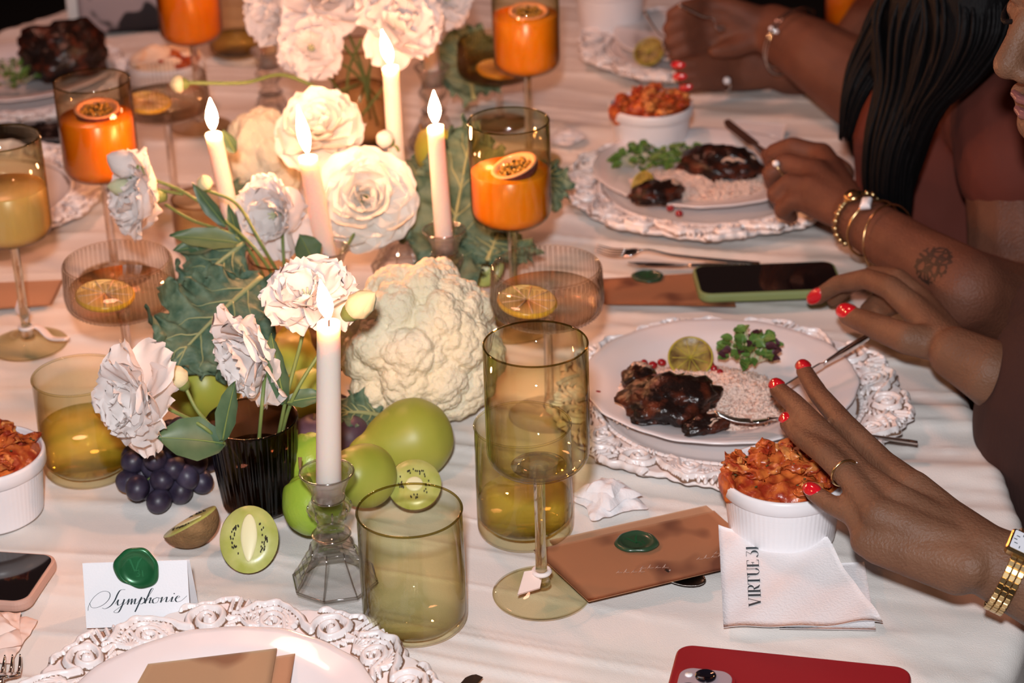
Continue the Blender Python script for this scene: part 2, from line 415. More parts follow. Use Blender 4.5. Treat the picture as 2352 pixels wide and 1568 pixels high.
for k in range(1, 34):
    d = k / 33
    if k <= 6:
        a = k / 6 * PI / 2; out = 0.018 * math.sin(a) + fold * 0.004 * k / 6; dz = -0.018 * (1 - math.cos(a))
    else:
        q = (k - 6) / 27; out = 0.018 + q * 0.05 + (fold * (0.004 + 0.045 * q) + fold2 * 0.012 * q); dz = -0.018 - q * 0.52
    rings.append(np.stack([E[:, 0] + dirx * out, E[:, 1] + diry * out, edge + dz], -1)[None])
V = np.concatenate(rings, 0); nr = V.shape[0]
Fc = []
for i in range(nr - 1):
    for j in range(NP):
        j2 = (j + 1) % NP; Fc.append((i * NP + j, i * NP + j2, (i + 1) * NP + j2, (i + 1) * NP + j))
cl = obj('tablecloth', V.reshape(-1, 3), [f[::-1] for f in Fc], MT['cloth'])
tag(cl, 'creased white linen tablecloth draped over the long table', 'tablecloth')

# ------------------------------------------------------------------ chargers and plates
def seg_dist(P, A, B):
    d = B - A; L2 = max(float(d @ d), 1e-12)
    t = np.clip(((P - A) @ d) / L2, 0, 1); q = A + t[:, None] * d
    return np.hypot(*(P - q).T)

def charger_mesh():
    RI, RO_ = 0.1175, 0.165; NREP = 9; nth, nr_ = 1620, 60
    Lc = 2 * PI * 0.142 / NREP; per = nth // NREP
    s = (np.arange(per) / per) * Lc; t = np.linspace(0, RO_ - RI, nr_)
    S, Tt = np.meshgrid(s, t, indexing='ij'); P = np.stack([S.ravel(), Tt.ravel()], -1)
    H = np.zeros(len(P))
    def stroke(pts, w, h):
        pts = np.array(pts, float); ws = np.linspace(w[0], w[1], len(pts) - 1) if hasattr(w, '__len__') else [w] * (len(pts) - 1)
        nonlocal H
        for off in (-Lc, 0, Lc):
            for i in range(len(pts) - 1):
                d = seg_dist(P, pts[i] + [off, 0], pts[i + 1] + [off, 0])
                H = np.maximum(H, h * np.sqrt(np.clip(1 - (d / ws[i]) ** 2, 0, 1)))
    def spiral(cx, cy, r0, r1, turns, a0, k=40, sgn=1):
        return [(cx + (r0 + (r1 - r0) * q) * math.cos(a0 + sgn * 2 * PI * turns * q), cy + (r0 + (r1 - r0) * q) * math.sin(a0 + sgn * 2 * PI * turns * q)) for q in np.linspace(0, 1, k)]
    sp = spiral(.026, .025, .0155, .0025, 1.8, -PI * .15, 44)
    stroke([(.100, .028), (.090, .039), (.074, .0425), (.058, .036), (.048, .024)] + sp, (.0030, .0020), .0056)
    stroke([(.094, .026), (.084, .034), (.072, .0365), (.060, .031)], (.0018, .0012), .0042)
    sp2 = spiral(.074, .020, .0105, .002, 1.5, PI * .6, 26, -1)
    stroke([(.050, .006), (.060, .012)] + [(.066, .026)] + sp2, (.003, .002), .0046)
    for k in range(9):
        a = 0.2 + k * .27; x0, y0 = .049 + k * .002, .012
        L_ = .027 - .0022 * abs(k - 2)
        stroke([(x0, y0), (x0 + L_ * .5 * math.cos(a + .25), y0 + L_ * .5 * math.sin(a + .25)), (x0 + L_ * math.cos(a), y0 + L_ * math.sin(a))], (.0011, .0021), .0040)
    for k in range(8):
        a = 2.9 - k * .3
        stroke([(.092, .014), (.092 + .012 * math.cos(a), .014 + .012 * math.sin(a)), (.092 + .020 * math.cos(a - .3), .014 + .020 * math.sin(a - .3))], (.0011, .0020), .0038)
    stroke([(.006, .044), (.014, .046), (.024, .0455), (.034, .046), (.042, .043)], .0028, .0040)
    stroke([(.026, .025), (.0262, .0252)], .0036, .0062)
    for k in range(7):
        a = 3.6 + k * .24; stroke([(.026 + .0175 * math.cos(a), .025 + .0175 * math.sin(a)), (.026 + .0235 * math.cos(a - .25), .025 + .0215 * math.sin(a - .25))], (.0010, .0017), .0034)
    for k in range(6):
        x0 = .012 + k * .0058; stroke([(x0, .0475), (x0 + .003, .043)], .0014, .0032)
    for k in range(5):
        x0 = .086 + k * .0052; stroke([(x0, .044), (x0 + .002, .036 - k * .001)], .0014, .0032)
    for k in range(12):
        stroke([(Lc * (k + .2) / 12, .0045), (Lc * (k + .8) / 12, .0045)], .0022, .0026)
    H = H.reshape(per, nr_)
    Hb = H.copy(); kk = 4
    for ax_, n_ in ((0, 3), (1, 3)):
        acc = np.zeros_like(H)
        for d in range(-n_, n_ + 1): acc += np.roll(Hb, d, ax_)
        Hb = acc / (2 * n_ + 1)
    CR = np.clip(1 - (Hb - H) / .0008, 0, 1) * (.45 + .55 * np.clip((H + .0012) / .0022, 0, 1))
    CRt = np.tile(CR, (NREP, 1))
    # outer outline follows the ornaments
    ou = 0.0035 * np.sin(s / Lc * 2 * PI * 1 + 1.0) + 0.0018 * np.sin(s / Lc * 2 * PI * 3) + .0010 * np.sin(s / Lc * 2 * PI * 8)
    th = np.arange(nth) / nth * 2 * PI
    rel = np.tile(H, (NREP, 1)); out = np.tile(ou, NREP)
    inner = [(0.0, .0042), (.06, .0042), (.104, .0044), (.112, .0060), (.1155, .0078)]
    cols, wash = [], []
    for r, z in inner:
        cols.append(np.stack([r * np.cos(th), r * np.sin(th), np.full(nth, z)], -1)); wash.append(np.ones(nth))
    for j in range(nr_):
        f = j / (nr_ - 1)
        r = RI + (RO_ - RI + out) * f; base = .0080 + .006 * f - .003 * max(0, f - .93) / .07
        h = rel[:, j] * (1 if j not in (0, nr_ - 1) else .3)
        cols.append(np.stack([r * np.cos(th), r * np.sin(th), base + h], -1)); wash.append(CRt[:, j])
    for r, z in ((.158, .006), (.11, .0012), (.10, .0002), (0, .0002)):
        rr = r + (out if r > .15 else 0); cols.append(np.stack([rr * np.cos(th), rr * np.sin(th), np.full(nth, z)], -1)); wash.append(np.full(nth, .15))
    V = np.stack(cols, 1); m = V.shape[1]; Wv = np.stack(wash, 1)
    me = mesh('charger', V.reshape(-1, 3), grid_faces(nth, m, True))
    a = me.attributes.new('wash', 'FLOAT', 'POINT'); a.data.foreach_set('value', Wv.ravel())
    me.materials.append(MT['charger']); return me
CH = charger_mesh()

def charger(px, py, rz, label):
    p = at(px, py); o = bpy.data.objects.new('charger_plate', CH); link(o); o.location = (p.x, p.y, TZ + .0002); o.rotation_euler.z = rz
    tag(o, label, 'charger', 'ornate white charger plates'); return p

def plate_mesh():
    def rf(a, k, z):
        return 1 + (0.014 * np.abs(np.sin(a * 5)) + .006 * np.cos(a * 20)) * max(0, (k - 3) / 5 if k < 9 else 1)
    pr = [(0, .0050), (.04, .0050), (.075, .0055), (.086, .0080), (.095, .0125), (.108, .0150), (.120, .0170), (.125, .0178), (.1265, .0170), (.124, .0150), (.10, .0095), (.08, .0020), (.07, .0004), (0, .0004)]
    pr = [(r, z) for r, z in pr]
    V, F = lathe(pr, 200, lambda a, k, z: rf(a, k if k < 9 else 16 - k, z))
    me = mesh('plate', V, F); me.materials.append(MT['china']); return me
PL = plate_mesh()
def plate(px, py, dx, dy, label, rz=0, s=1.0):
    p = at(px, py); o = bpy.data.objects.new('dinner_plate', PL); link(o); o.location = (p.x + dx, p.y + dy, TZ + .0048); o.rotation_euler.z = rz; o.scale = (s, s, 1)
    tag(o, label, 'plate', 'white scalloped dinner plates'); return o.location

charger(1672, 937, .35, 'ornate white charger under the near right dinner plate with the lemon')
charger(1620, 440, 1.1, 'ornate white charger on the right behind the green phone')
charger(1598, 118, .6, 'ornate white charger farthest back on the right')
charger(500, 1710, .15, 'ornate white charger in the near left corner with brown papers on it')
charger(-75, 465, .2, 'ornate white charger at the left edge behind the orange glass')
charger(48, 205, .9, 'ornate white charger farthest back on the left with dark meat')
pA = plate(1652, 915, 0, 0, 'scalloped dinner plate with chicken, rice and grilled lemon by the spread hand', .2)
pB = plate(1612, 420, 0, 0, 'scalloped dinner plate with chicken and rice below the hand holding a knife', .5)
pC = plate(1620, 110, 0, 0, 'scalloped dinner plate farthest back under the two blurred hands', .1)
pD = plate(500, 1712, 0, 0, 'empty white dinner plate under brown papers in the near left corner', .3, .93)
pE = plate(48, 196, 0, 0, 'dinner plate of dark meat and greens at far left', .7)

# ------------------------------------------------------------------ glassware
def rim_ring(r, z, t, n=64):
    P_ = [(r * math.cos(2 * PI * k / n), r * math.sin(2 * PI * k / n), z) for k in range(n + 1)]
    return tube(P_, t, 6, False)

def liquid(name, r, z0, z1, mat, parent, n=48, round_=.012):
    pr = [(0, z0)] + [(r - round_ + round_ * math.sin(a), z0 + round_ - round_ * math.cos(a)) for a in np.linspace(0, PI / 2, 7)] + [(r, z1 - .001), (r - .001, z1), (0, z1)]
    V, F = lathe(pr, n); return obj(name, V, F, mat, parent)

def wine_glass(px, py, H, label, tint='g', fill=None, mat=None, base=None, loc=None, turn=0):
    p = loc or (at(*base) if base else foot(px, py, H))
    t = thing('wine_glass', label, 'wine glass', (p.x, p.y, TZ + .0004), turn, 'tall cylindrical wine glasses')
    g, s = MT['glass_' + tint], MT['solid_g' if tint == 'g' else 'solid_c']
    r, zb = .0395, .115; k = H / .22; zb *= k; rr = .016
    outer = [(.004, zb - .001)] + [(r - rr + rr * math.sin(a), zb + rr - rr * math.cos(a)) for a in np.linspace(.15, PI / 2, 9)] + [(r + .0002, H * .8), (r, H)]
    inner = [(rr_ - .0011, z + (.0012 if i < 9 else 0)) for i, (rr_, z) in enumerate(outer)][::-1]
    inner = [(max(a, 0.0), b) for a, b in inner]
    V, F = lathe(outer + inner, 72); obj('bowl', V, F, g, t)
    V, F = rim_ring(r - .0006, H, .0008); obj('rim', V, F, g if tint == 'c' else MT['glass_rim'], t)
    pr = [(.0001, 0), (.034, 0), (.0388, .0006), (.0392, .0014), (.036, .0022), (.016, .0046), (.0075, .009), (.0046, .018), (.0042, zb * .55), (.0046, zb - .008), (.0075, zb - .001), (.0001, zb - .0005)]
    V, F = lathe([(.0001, zb - .0006), (.010, zb - .0002), (.020, zb + .0004), (.0215, zb + .0014), (.012, zb + .0030), (.0001, zb + .0036)], 48); obj('bowl_base', V, F, s, t)
    V, F = lathe(pr[:7], 64); obj('foot', V, F, MT['glass_' + tint], t)
    V, F = lathe([(.0001, .008)] + pr[6:], 24); obj('stem', V, F, s, t)
    if fill: liquid('drink', r - .0014, zb + .0018, zb + (H - zb) * fill, mat, t, round_=rr - .001)
    return t, p
MT['glass_rim'] = thin_glass('olive_rim', (0.62, 0.55, 0.30), (0.16, 0.11, 0.04))
MT['glass_rim_a'] = thin_glass('amber_rim', (0.70, 0.52, 0.34), (0.22, 0.12, 0.05))

def passion_fruit(t, z, ax, dx, dy, label, p):
    q = thing('passion_fruit_half', label, 'fruit', (p.x + dx, p.y + dy, z), 0, 'passion fruit halves in drinks')
    m3 = rot_to(ax); setrot(q, m3)
    r = .0235
    V, F = lathe([(r, 0)] + [(r * math.cos(a), -r * .8 * math.sin(a)) for a in np.linspace(.1, PI / 2, 9)], 32); obj('rind', V, F[:], MT['pfruit'], q)
    V, F = lathe([(r, 0), (r * .99, .0008), (r * .8, .0006), (r * .76, -.002), (r * .6, -.006), (0, -.008)], 32); obj('pith', V, F, MT['pflesh'], q)
    parts = []
    for k in range(26):
        a = k * 2.4; rr = r * .66 * math.sqrt((k + .5) / 26); parts.append(sphere((rr * math.cos(a), rr * math.sin(a), -.0025), .0030, 1))
    V, F = join(parts); tag(obj('pulp', V, F, MT['ppulp'], q), kind='stuff')
    return q

OR = MT['orange']
wine_glass(1230, 790, .22, 'empty olive wine glass in front of the cauliflower with a blush tag at its foot')
g2, p2 = wine_glass(1168, 278, .22, 'wine glass of orange juice with passion fruit beside the fourth candle', 'g', .52, OR)
g3, p3 = wine_glass(0, 0, .22, 'tall wine glass of orange juice at the top centre', 'g', .66, OR, base=(1216, 372))
g4, p4 = wine_glass(0, 0, .22, 'glowing wine glass of orange juice cut by the top edge', 'a', .80, OR, base=(462, 292))
g5, p5 = wine_glass(210, 186, .22, 'wine glass of orange juice with passion fruit on the left', 'a', .64, OR)
g6, p6 = wine_glass(0, 0, .22, 'wine glass of pale yellow juice at the left edge', 'g', .52, MT['pale'], base=(66, 792))
passion_fruit(g2, TZ + .115 + .105 * .52 + .007, (-.30, -.12, .95), .004, -.006, 'passion fruit half floating in the orange glass beside the candle', p2)
passion_fruit(g5, TZ + .115 + .105 * .64 + .008, (.05, -.15, .98), .002, 0, 'passion fruit half floating in the left orange glass', p5)
passion_fruit(g3, TZ + .115 + .105 * .66 + .004, (0, -.15, .98), .004, 0, 'passion fruit half floating in the top centre glass', p3)

MT['flute'] = thin_glass('fluted_glass', (0.985, 0.975, 0.965), (0.62, 0.54, 0.48))
MT['flute_a'] = thin_glass('amber_fluted_glass', (0.93, 0.84, 0.70), (0.50, 0.30, 0.14))
def coupe(px, py, H, label, tint='c', fill=.5, lemon=True, slice_at=(-.018, -.01)):
    p = foot(px, py, H)
    t = thing('coupe_glass', label, 'coupe glass', (p.x, p.y, TZ + .0004), 0, 'ribbed coupe glasses')
    zb = H - .050; nn = 240
    ribs = lambda a, k, z: 1 + .010 * np.cos(a * 60)
    pr = [(.004, zb), (.030, zb + .0006), (.042, zb + .003), (.0485, zb + .009), (.0505, zb + .018), (.0498, zb + .034), (.0486, H)]
    inn = [(.0472, H), (.0484, zb + .034), (.049, zb + .018), (.047, zb + .010), (.040, zb + .0045), (.0001, zb + .0025)]
    V, F = lathe(pr, nn, lambda a, k, z: 1 + (.011 * np.cos(a * 60) if 2 <= k < 6 else 0)); obj('bowl', V, F, MT['glass_' + tint], t)
    V, F = lathe(inn, 60); obj('inner_wall', V, F, MT['glass_' + tint], t)
    V, F = join([tube([(r_ * math.cos(a), r_ * math.sin(a), z_) for r_, z_ in ((.0462, zb + .006), (.0500, zb + .012), (.0509, zb + .020), (.0502, zb + .034), (.0490, H - .002))], .0011, 6) for a in np.arange(64) * 2 * PI / 64])
    tag(obj('flutes', V, F, MT['flute_a' if tint == 'a' else 'flute'], t), kind='stuff')
    V, F = rim_ring(.0479, H, .0007); obj('rim', V, F, MT['glass_' + tint], t)
    V, F = lathe([(.0001, 0), (.036, 0), (.038, .001), (.036, .002), (.012, .0045), (.006, .009), (.0001, .0092)], 48); obj('foot', V, F, MT['glass_' + tint], t)
    V, F = lathe([(.0001, .0085), (.006, .009), (.0042, .02), (.0042, zb - .01), (.007, zb - .001), (.0001, zb)], 24); obj('stem', V, F, MT['solid_c'], t)
    if fill: liquid('drink', .0470, zb + .0046, zb + .05 * fill, MT['spritz' if tint == 'c' else 'glass_a'], t, round_=.008)
    if lemon:
        q = thing('lemon_slice', 'lemon slice floating in the ' + label, 'lemon slice', (p.x + slice_at[0], p.y + slice_at[1], TZ + zb + .05 * fill - .004), .4, 'lemon slices in coupes')
        setrot(q, rot_to((.1, -.1, 1)))
        V, F = lathe([(.0255, -.003), (.027, -.001), (.027, .001), (.0255, .0025)], 40); obj('rind', V, F, MT['lemon'], q)
        V, F = lathe([(.0255, .0022), (.0001, .0022), (.0001, -.0026), (.0255, -.0026)][::-1], 40); obj('pulp', V, F, MT['lemon_p'], q)
        parts = []
        for k in range(9):
            a = 2 * PI * k / 9; parts.append(tube([(.002 * math.cos(a), .002 * math.sin(a), .0024), (.024 * math.cos(a), .024 * math.sin(a), .0024)], .0006, 5))
        V, F = join(parts); obj('segment_walls', V, F, MT['cream'], q)
    return t
coupe(1255, 612, .15, 'ribbed clear coupe behind the empty wine glass')
coupe(268, 598, .15, 'ribbed clear coupe left of the kale leaf', slice_at=(-.012, -.012))
coupe(372, 172, .15, 'ribbed clear coupe behind the left orange wine glass')
coupe(1142, 92, .11, 'ribbed amber coupe behind the top centre wine glass', 'a', .42, True, (.0, -.014))

def tumbler(px, py, H, label, tint='g', r=.0405, fill=None, mat=None, base=None, rb=None, ribs=0, name='tumbler', cat='tumbler', grp='short cylindrical tumblers', thick=.003):
    p = at(*base) if base else foot(px, py, H); rb = rb or r
    t = thing(name, label, cat, (p.x, p.y, TZ + .0004), 0, grp)
    g = MT['glass_' + tint]; c = .008
    out = [(.0001, 0), (rb - c, 0)] + [(rb - c + c * math.sin(a), c - c * math.cos(a)) for a in np.linspace(.2, PI / 2, 7)] + [(rb + (r - rb) * .5, H * .5), (r - .0005, H * .97 if ribs else H - .001), (r, H)]
    inn = [(r - .0014, H), (rb + (r - rb) * .5 - .0015, H * .5), (rb - .0015, c + thick), (rb - c, thick), (.0001, thick)]
    V, F = lathe(out, 160 if ribs else 72, (lambda a, k, z: 1 + (.014 * np.cos(a * ribs) if 7 <= k <= 10 else 0)) if ribs else None); obj('wall', V, F, g, t)
    V, F = lathe(inn, 64); obj('inner_wall', V, F, g, t)
    V, F = rim_ring(r - .0007, H, .0010); obj('rim', V, F, MT['glass_rim'] if tint == 'g' and not fill else (MT['glass_rim_a'] if tint == 'a' else g), t)
    if fill:
        rf = rb + (r - rb) * fill; z1 = H * fill
        V, F = lathe([(.0001, thick + .0004), (rb - .008, thick + .0006), (rb - .0018, c + thick), (rf - .0019, z1 - .0006), (rf - .0026, z1), (.0001, z1 - .0002)], 64); obj('drink', V, F, mat, t)
    return t, p
tumbler(940, 1172, .10, 'empty olive tumbler in front beside the candlestick')
tumbler(1200, 975, .10, 'olive tumbler of pale drink behind the empty wine glass', fill=.34, mat=MT['white_wine'], r=.0400, thick=.009)
tumbler(180, 862, .094, 'olive tumbler of pale drink left of the white lisianthus', fill=.50, mat=MT['white_wine'], r=.0408, thick=.007)
tumbler(0, 0, .10, 'dark amber tumbler at the top left behind the unlit taper', 'a', base=(548, 122), fill=.25, mat=MT['white_wine'])

def candle(foot_px, top_px, lit, label, r=.0098, hold=.083, lean=(0, 0), hide=False, flame_tilt=0, flen=.031):
    p = at(*foot_px); tp = atY(top_px[0], top_px[1], p.y); H = tp.z - TZ
    # glass holder with octagonal foot, knop and flared socket
    h = thing('candle_holder', 'glass holder of the ' + label, 'candle holder', (p.x, p.y, TZ + .0004), .2, 'pressed glass candlesticks')
    oc = lambda a, k, z: 1 / np.cos((a + PI / 8) % (PI / 4) - PI / 8) * .96
    pr = [(.0300, .0002), (.0330, .0002), (.0336, .004), (.0316, .008), (.0288, .0105), (.0284, .0135), (.0256, .0165), (.0252, .0195), (.0222, .0225), (.0218, .0260), (.0190, .029), (.0170, .036), (.0130, .042), (.0001, .042)]
    V, F = lathe(pr, 64, lambda a, k, z: oc(a, k, z)); V2, F2 = lathe([(.0001, .030), (.0060, .029), (.0130, .026), (.0215, .012), (.0255, .006), (.0300, .0002)], 64, lambda a, k, z: oc(a, k, z))
    obj('foot', V, F, MT['candle_glass'], h, smooth=False); obj('hollow', V2, F2, MT['candle_glass'], h, smooth=False)
    z0 = .0415
    pr = [(.0001, z0), (.0130, z0), (.0150, z0 + .004), (.0118, z0 + .009), (.0100, z0 + .016), (.0150, z0 + .022), (.0175, z0 + .028), (.0165, z0 + .032), (.0125, z0 + .037), (.0140, z0 + .045), (.0190, z0 + .056), (.0215, z0 + .060),
          (.0205, z0 + .0605), (.0150, z0 + .052), (.0110, z0 + .044), (.0104, z0 + .036), (.0001, z0 + .036)]
    V, F = lathe(pr, 64, lambda a, k, z: 1 + .022 * np.cos(8 * a) * (1 if k in (5, 6, 10, 11) else .3)); obj('socket', V, F, MT['holder_glass'], h)
    ed = []; q_ = lambda r_, z_, a_: (r_ * math.cos(a_ + .0), r_ * math.sin(a_), z_)
    for k in range(8):
        a = PI / 4 * k; ed.append(tube([q_(r_ * 1.035, z_, a + PI / 8) for r_, z_ in ((.0336, .004), (.0316, .008), (.0286, .012), (.0254, .018), (.0220, .024), (.0190, .029), (.0170, .036))], .0006, 6))
        ed.append(tube([q_(r_, z_, a) for r_, z_ in ((.0152, z0 + .022), (.0177, z0 + .028), (.0167, z0 + .032))], .0009, 6))
    ed += [tube([q_(.0336 * 1.04, .004, PI / 4 * k + PI / 8) for k in range(9)], .0007, 6), rim_ring(.0211, z0 + .0605, .0009, 40), rim_ring(.0152, z0 + .004, .0008, 32), rim_ring(.0128, z0 + .037, .0008, 32)]
    V, F = join(ed); obj('glint_lines', V, F, MT['glint'], h)  # glossy tubes added along facets and rims to catch bright glints
    zc = z0 + .0368
    c = thing('taper_candle', label, 'candle', (p.x, p.y, TZ + zc), 0, 'ivory taper candles')
    L_ = H - zc; N_ = 10
    off = atY(top_px[0], top_px[1], p.y); dx = off.x - p.x
    pr = [(.0001, 0)] + [(r * (1.04 - .12 * q), L_ * q) for q in np.linspace(0, .985, N_)] + [(r * .90, L_), (r * .72, L_ + .0004), (r * .5, L_ - .0025), (.0001, L_ - .0030)]
    V, F = lathe(pr, 32); V[:, 0] += dx * V[:, 2] / L_; V[:, 2] += .0010 * np.sin(np.arctan2(V[:, 1], V[:, 0]) + 1) * (V[:, 2] > L_ * .97)
    obj('wax_body', V, F, MT['wax'], c)
    V, F = tube([(dx, 0, L_ - .004), (dx + .0003, 0, L_ + .002), (dx + .0012, 0, L_ + .0065)], .0008, 6); obj('wick', V, F, MT['wick'], c)
    if lit:
        zf = L_ + .0035; q = [(.0006, 0), (.0030, .003), (.0052, .008), (.0060, .0125), (.0056, .017), (.0040, .023), (.0020, .0285), (.0002, .0335)]
        V, F = lathe([(a, b * flen / .031) for a, b in q], 20); V[:, 0] += dx - V[:, 2] * flame_tilt; V[:, 2] += zf
        obj('flame', V, F, MT['flame'], c)
    return p
MT['candle_glass'] = thin_glass('pressed_glass', (0.995, 0.99, 0.985), (0.40, 0.36, 0.34), refl=.10)
candle((770, 1338), (755, 743), True, 'lit taper in front of all, beside the empty tumbler', .0098, flame_tilt=.12)
candle((768, 788), (707, 360), True, 'lit taper before the big white ranunculus', .0100, flame_tilt=.12, flen=.045)
candle((555, 700), (490, 306), True, 'lit taper farthest left, left of the far cauliflower', .0090)
candle((926, 622), (897, 155), True, 'lit taper rising highest, right of the white ranunculus', .0092, flame_tilt=.18, flen=.034)
candle((1030, 742), (1000, 291), True, 'lit taper left of the orange wine glass in the middle', .0088)
candle((628, 290), (604, -190), True, 'taper at the top left cut by the frame', .0092)
candle((1000, 335), (980, -120), True, 'taper at the top right of the flowers, cut by the frame', .0090)

# vases
tumbler(578, 962, .085, 'dark ribbed glass vase of white lisianthus in front', 's', r=.0388, rb=.031, ribs=40, fill=.62, mat=MT['glass_s'], name='glass_vase', cat='vase', grp='glass vases')
tumbler(658, 585, .10, 'amber glass vase behind the second taper, holding the big blooms', 'a', r=.038, fill=.6, mat=MT['water'], name='glass_vase', cat='vase', grp='glass vases')
tumbler(0, 0, .13, 'brown glass vase of thin stems behind the high taper', 'a', r=.034, base=(835, 335), fill=.6, mat=MT['glass_a'], name='glass_vase', cat='vase', grp='glass vases')
tumbler(0, 0, .055, 'low amber glass votive left of the ivory blooms', 'a', r=.036, base=(478, 560), name='glass_votive', cat='votive', grp='glass votives')

# ------------------------------------------------------------------ ramekins
def ramekin(px, py, label, H=.058, rt=.0500, rb=.043, fill='bake', turn=0, base=None):
    p = at(*base) if base else foot(px, py, H)
    t = thing('ramekin', label, 'ramekin', (p.x, p.y, TZ + .0004), turn, 'white ceramic ramekins')
    prof = [(.0001, 0), (rb - .002, 0), (rb, .0015)]
    nz = 40
    for k in range(nz): z = .002 + (H - .016) * k / (nz - 1); prof.append((rb + (rt - rb) * z / H * .9, z))
    prof += [(rt - .0006, H - .0135), (rt + .0012, H - .012), (rt + .0014, H - .003), (rt + .0004, H), (rt - .0014, H), (rt - .0022, H - .002), (rb - .003, .006), (.0001, .005)]
    def rf(a, k, z):
        if 3 <= k < 3 + nz: return 1 + .0045 * (np.sin(a * 36 + z * 1150) * np.sin(a * 36 - z * 1150))
        return 1.0
    V, F = lathe(prof, 288, rf); obj('bowl', V, F, MT['ramekin'], t)
    rr = rt - .002
    if fill == 'bake':
        n1, n2 = 72, 30; V = []
        for i in range(n1):
            for j in range(n2):
                q = j / (n2 - 1); a = 2 * PI * i / n1; V.append((rr * q * math.cos(a), rr * q * math.sin(a), 0))
        V = np.array(V); q = np.hypot(V[:, 0], V[:, 1]) / rr
        V[:, 2] = H - .006 + .012 * (1 - q ** 2) + .0065 * noise(V * 75 + px, 4) * (1 - .3 * q) + .003 * noise(V * 190 + px, 6)
        V[:, 0:2] *= 1 + (.05 * noise(V * 60 + 5, 8) * (q > .9))[:, None]
        obj('pasta_bake', V, grid_faces(n1, n2, True), MT['bake'], t)
        rs = np.random.RandomState(abs(int(px)) + 3)
        pc, pr2, hb = [], [], []
        for k in range(46):
            a = rs.rand() * 2 * PI; d = rr * .92 * math.sqrt(rs.rand()); x, y = d * math.cos(a), d * math.sin(a)
            z = H + .009 * (1 - (d / rr) ** 2) + rs.rand() * .004
            if k < 34:
                m_ = np.array(Matrix.Rotation(rs.rand() * 6.3, 3, 'Z') @ Matrix.Rotation(rs.uniform(-.8, .8), 3, 'X')); g_, gf_ = ICO[3]
                d_ = np.stack([noise(g_ * 1.7 + k, 3), noise(g_ * 1.7 + k, 4), noise(g_ * 1.7 + k, 5)], -1) * .55
                (pc if k % 2 else pr2).append((((g_ + d_) * np.array([.0085, .0062, .0030]) * rs.uniform(.8, 1.3)) @ m_.T + np.array([x, y, z]), gf_))
            else: hb.append(sphere((x, y, z + .0022), .0011, 1, (1.4, .7, .5)))
        V, F = join(pc); V = V + np.stack([noise(V * 260, 1), noise(V * 260, 2), noise(V * 260, 3)], -1) * .0018; tag(obj('cheesy_pasta', V, F, MT['bake_y'], t), kind='stuff')
        V, F = join(pr2); V = V + np.stack([noise(V * 260, 1), noise(V * 260, 2), noise(V * 260, 3)], -1) * .0022; tag(obj('crisp_pasta', V, F, MT['bake'], t), kind='stuff')
        V, F = join(hb); tag(obj('herbs', V, F, MT['herb'], t), kind='stuff')
        if px in (1800, 1495):      # crust running over the rim
            V, F = sphere((-.047 * 1.02, .004, H - .006), 1, 3, (.0045, .016, .012)); V = V + noise(V * 220, 3)[:, None] * .0015
            obj('burnt_crust', V, F, MT['bake'], t)
    elif fill == 'cream':
        V, F = sphere((0, 0, 0), 1, 4, (rr * .98, rr * .98, .020)); V += (noise(V * 60, 2) * .007)[:, None] * np.array([.4, .4, 1]); V[:, 2] += H - .004
        obj('whipped_topping', V, F, MT['cream'], t)
        V, F = sphere((.012, -.012, H + .001), 1, 3, (.034, .030, .010)); V += (noise(V * 120, 2) * .004)[:, None]
        obj('red_sauce', V, F, MT['bake'], t)
    return t
ramekin(1800, 1085, 'textured ramekin of pasta bake under the spread hand', turn=.3)
ramekin(1495, 238, 'ramekin of pasta bake behind the far right plate', turn=.5)
ramekin(-38, 1040, 'ramekin of pasta bake at the left edge', turn=0)
ramekin(378, 138, 'ramekin with pale whipped topping at the top left', fill='cream')
ramekin(1402, -38, 'plain white ramekin at the top edge', fill=None, H=.07)

# ------------------------------------------------------------------ cauliflowers
def lobes(n, seed, jitter=.25):
    rs = np.random.RandomState(seed); i = np.arange(n) + .5
    ph = np.arccos(1 - 2 * i / n); th = PI * (1 + 5 ** .5) * i
    D = np.stack([np.cos(th) * np.sin(ph), np.sin(th) * np.sin(ph), np.cos(ph)], -1) + rs.randn(n, 3) * jitter / math.sqrt(n) * 2
    return D / np.linalg.norm(D, axis=1)[:, None]
import bmesh as _bm
def cauliflower(c, R_, sc3, label, sub, seed, turn):
    V, F = ico(sub)
    t = thing('cauliflower', label, 'cauliflower', (c.x, c.y, TZ), turn, 'cauliflowers')
    h = np.zeros(len(V)); 
    for n, amp, sd in ((38, .17, 1), (260, .060, 2), (1700, .026, 3)):
        D = lobes(n, seed + sd, .5); rad = 2.25 / math.sqrt(n)
        for s in range(0, len(V), 8000):
            dots = V[s:s + 8000] @ D.T; d = np.arccos(np.clip(dots.max(1), -1, 1)) / rad
            h[s:s + 8000] += amp * np.sqrt(np.clip(1 - d ** 2, 0.0, 1)) 
    rr = R_ * (.84 + h * .95 + .05 * noise(V * 2.2, seed))
    P_ = V * rr[:, None] * np.array(sc3)
    z0 = -R_ * .86; P_[:, 2] = np.maximum(P_[:, 2], z0) - z0 + .004
    obj('curd', P_, F, MT['cauli'], t); return t
cc = at(962, 975, 0); cA = atY(962, 792, 1.685)
cauliflower(Vector((cA.x, cA.y, 0)), .074, (1.0, .95, 1.05), 'large cream cauliflower in the middle behind the pear', 7, 3, .3)
cB = atY(602, 330, 2.2)
cauliflower(Vector((cB.x, cB.y, 0)), .058, (.85, .85, 1.1), 'smaller cauliflower behind the farthest left taper', 6, 8, 1.3)

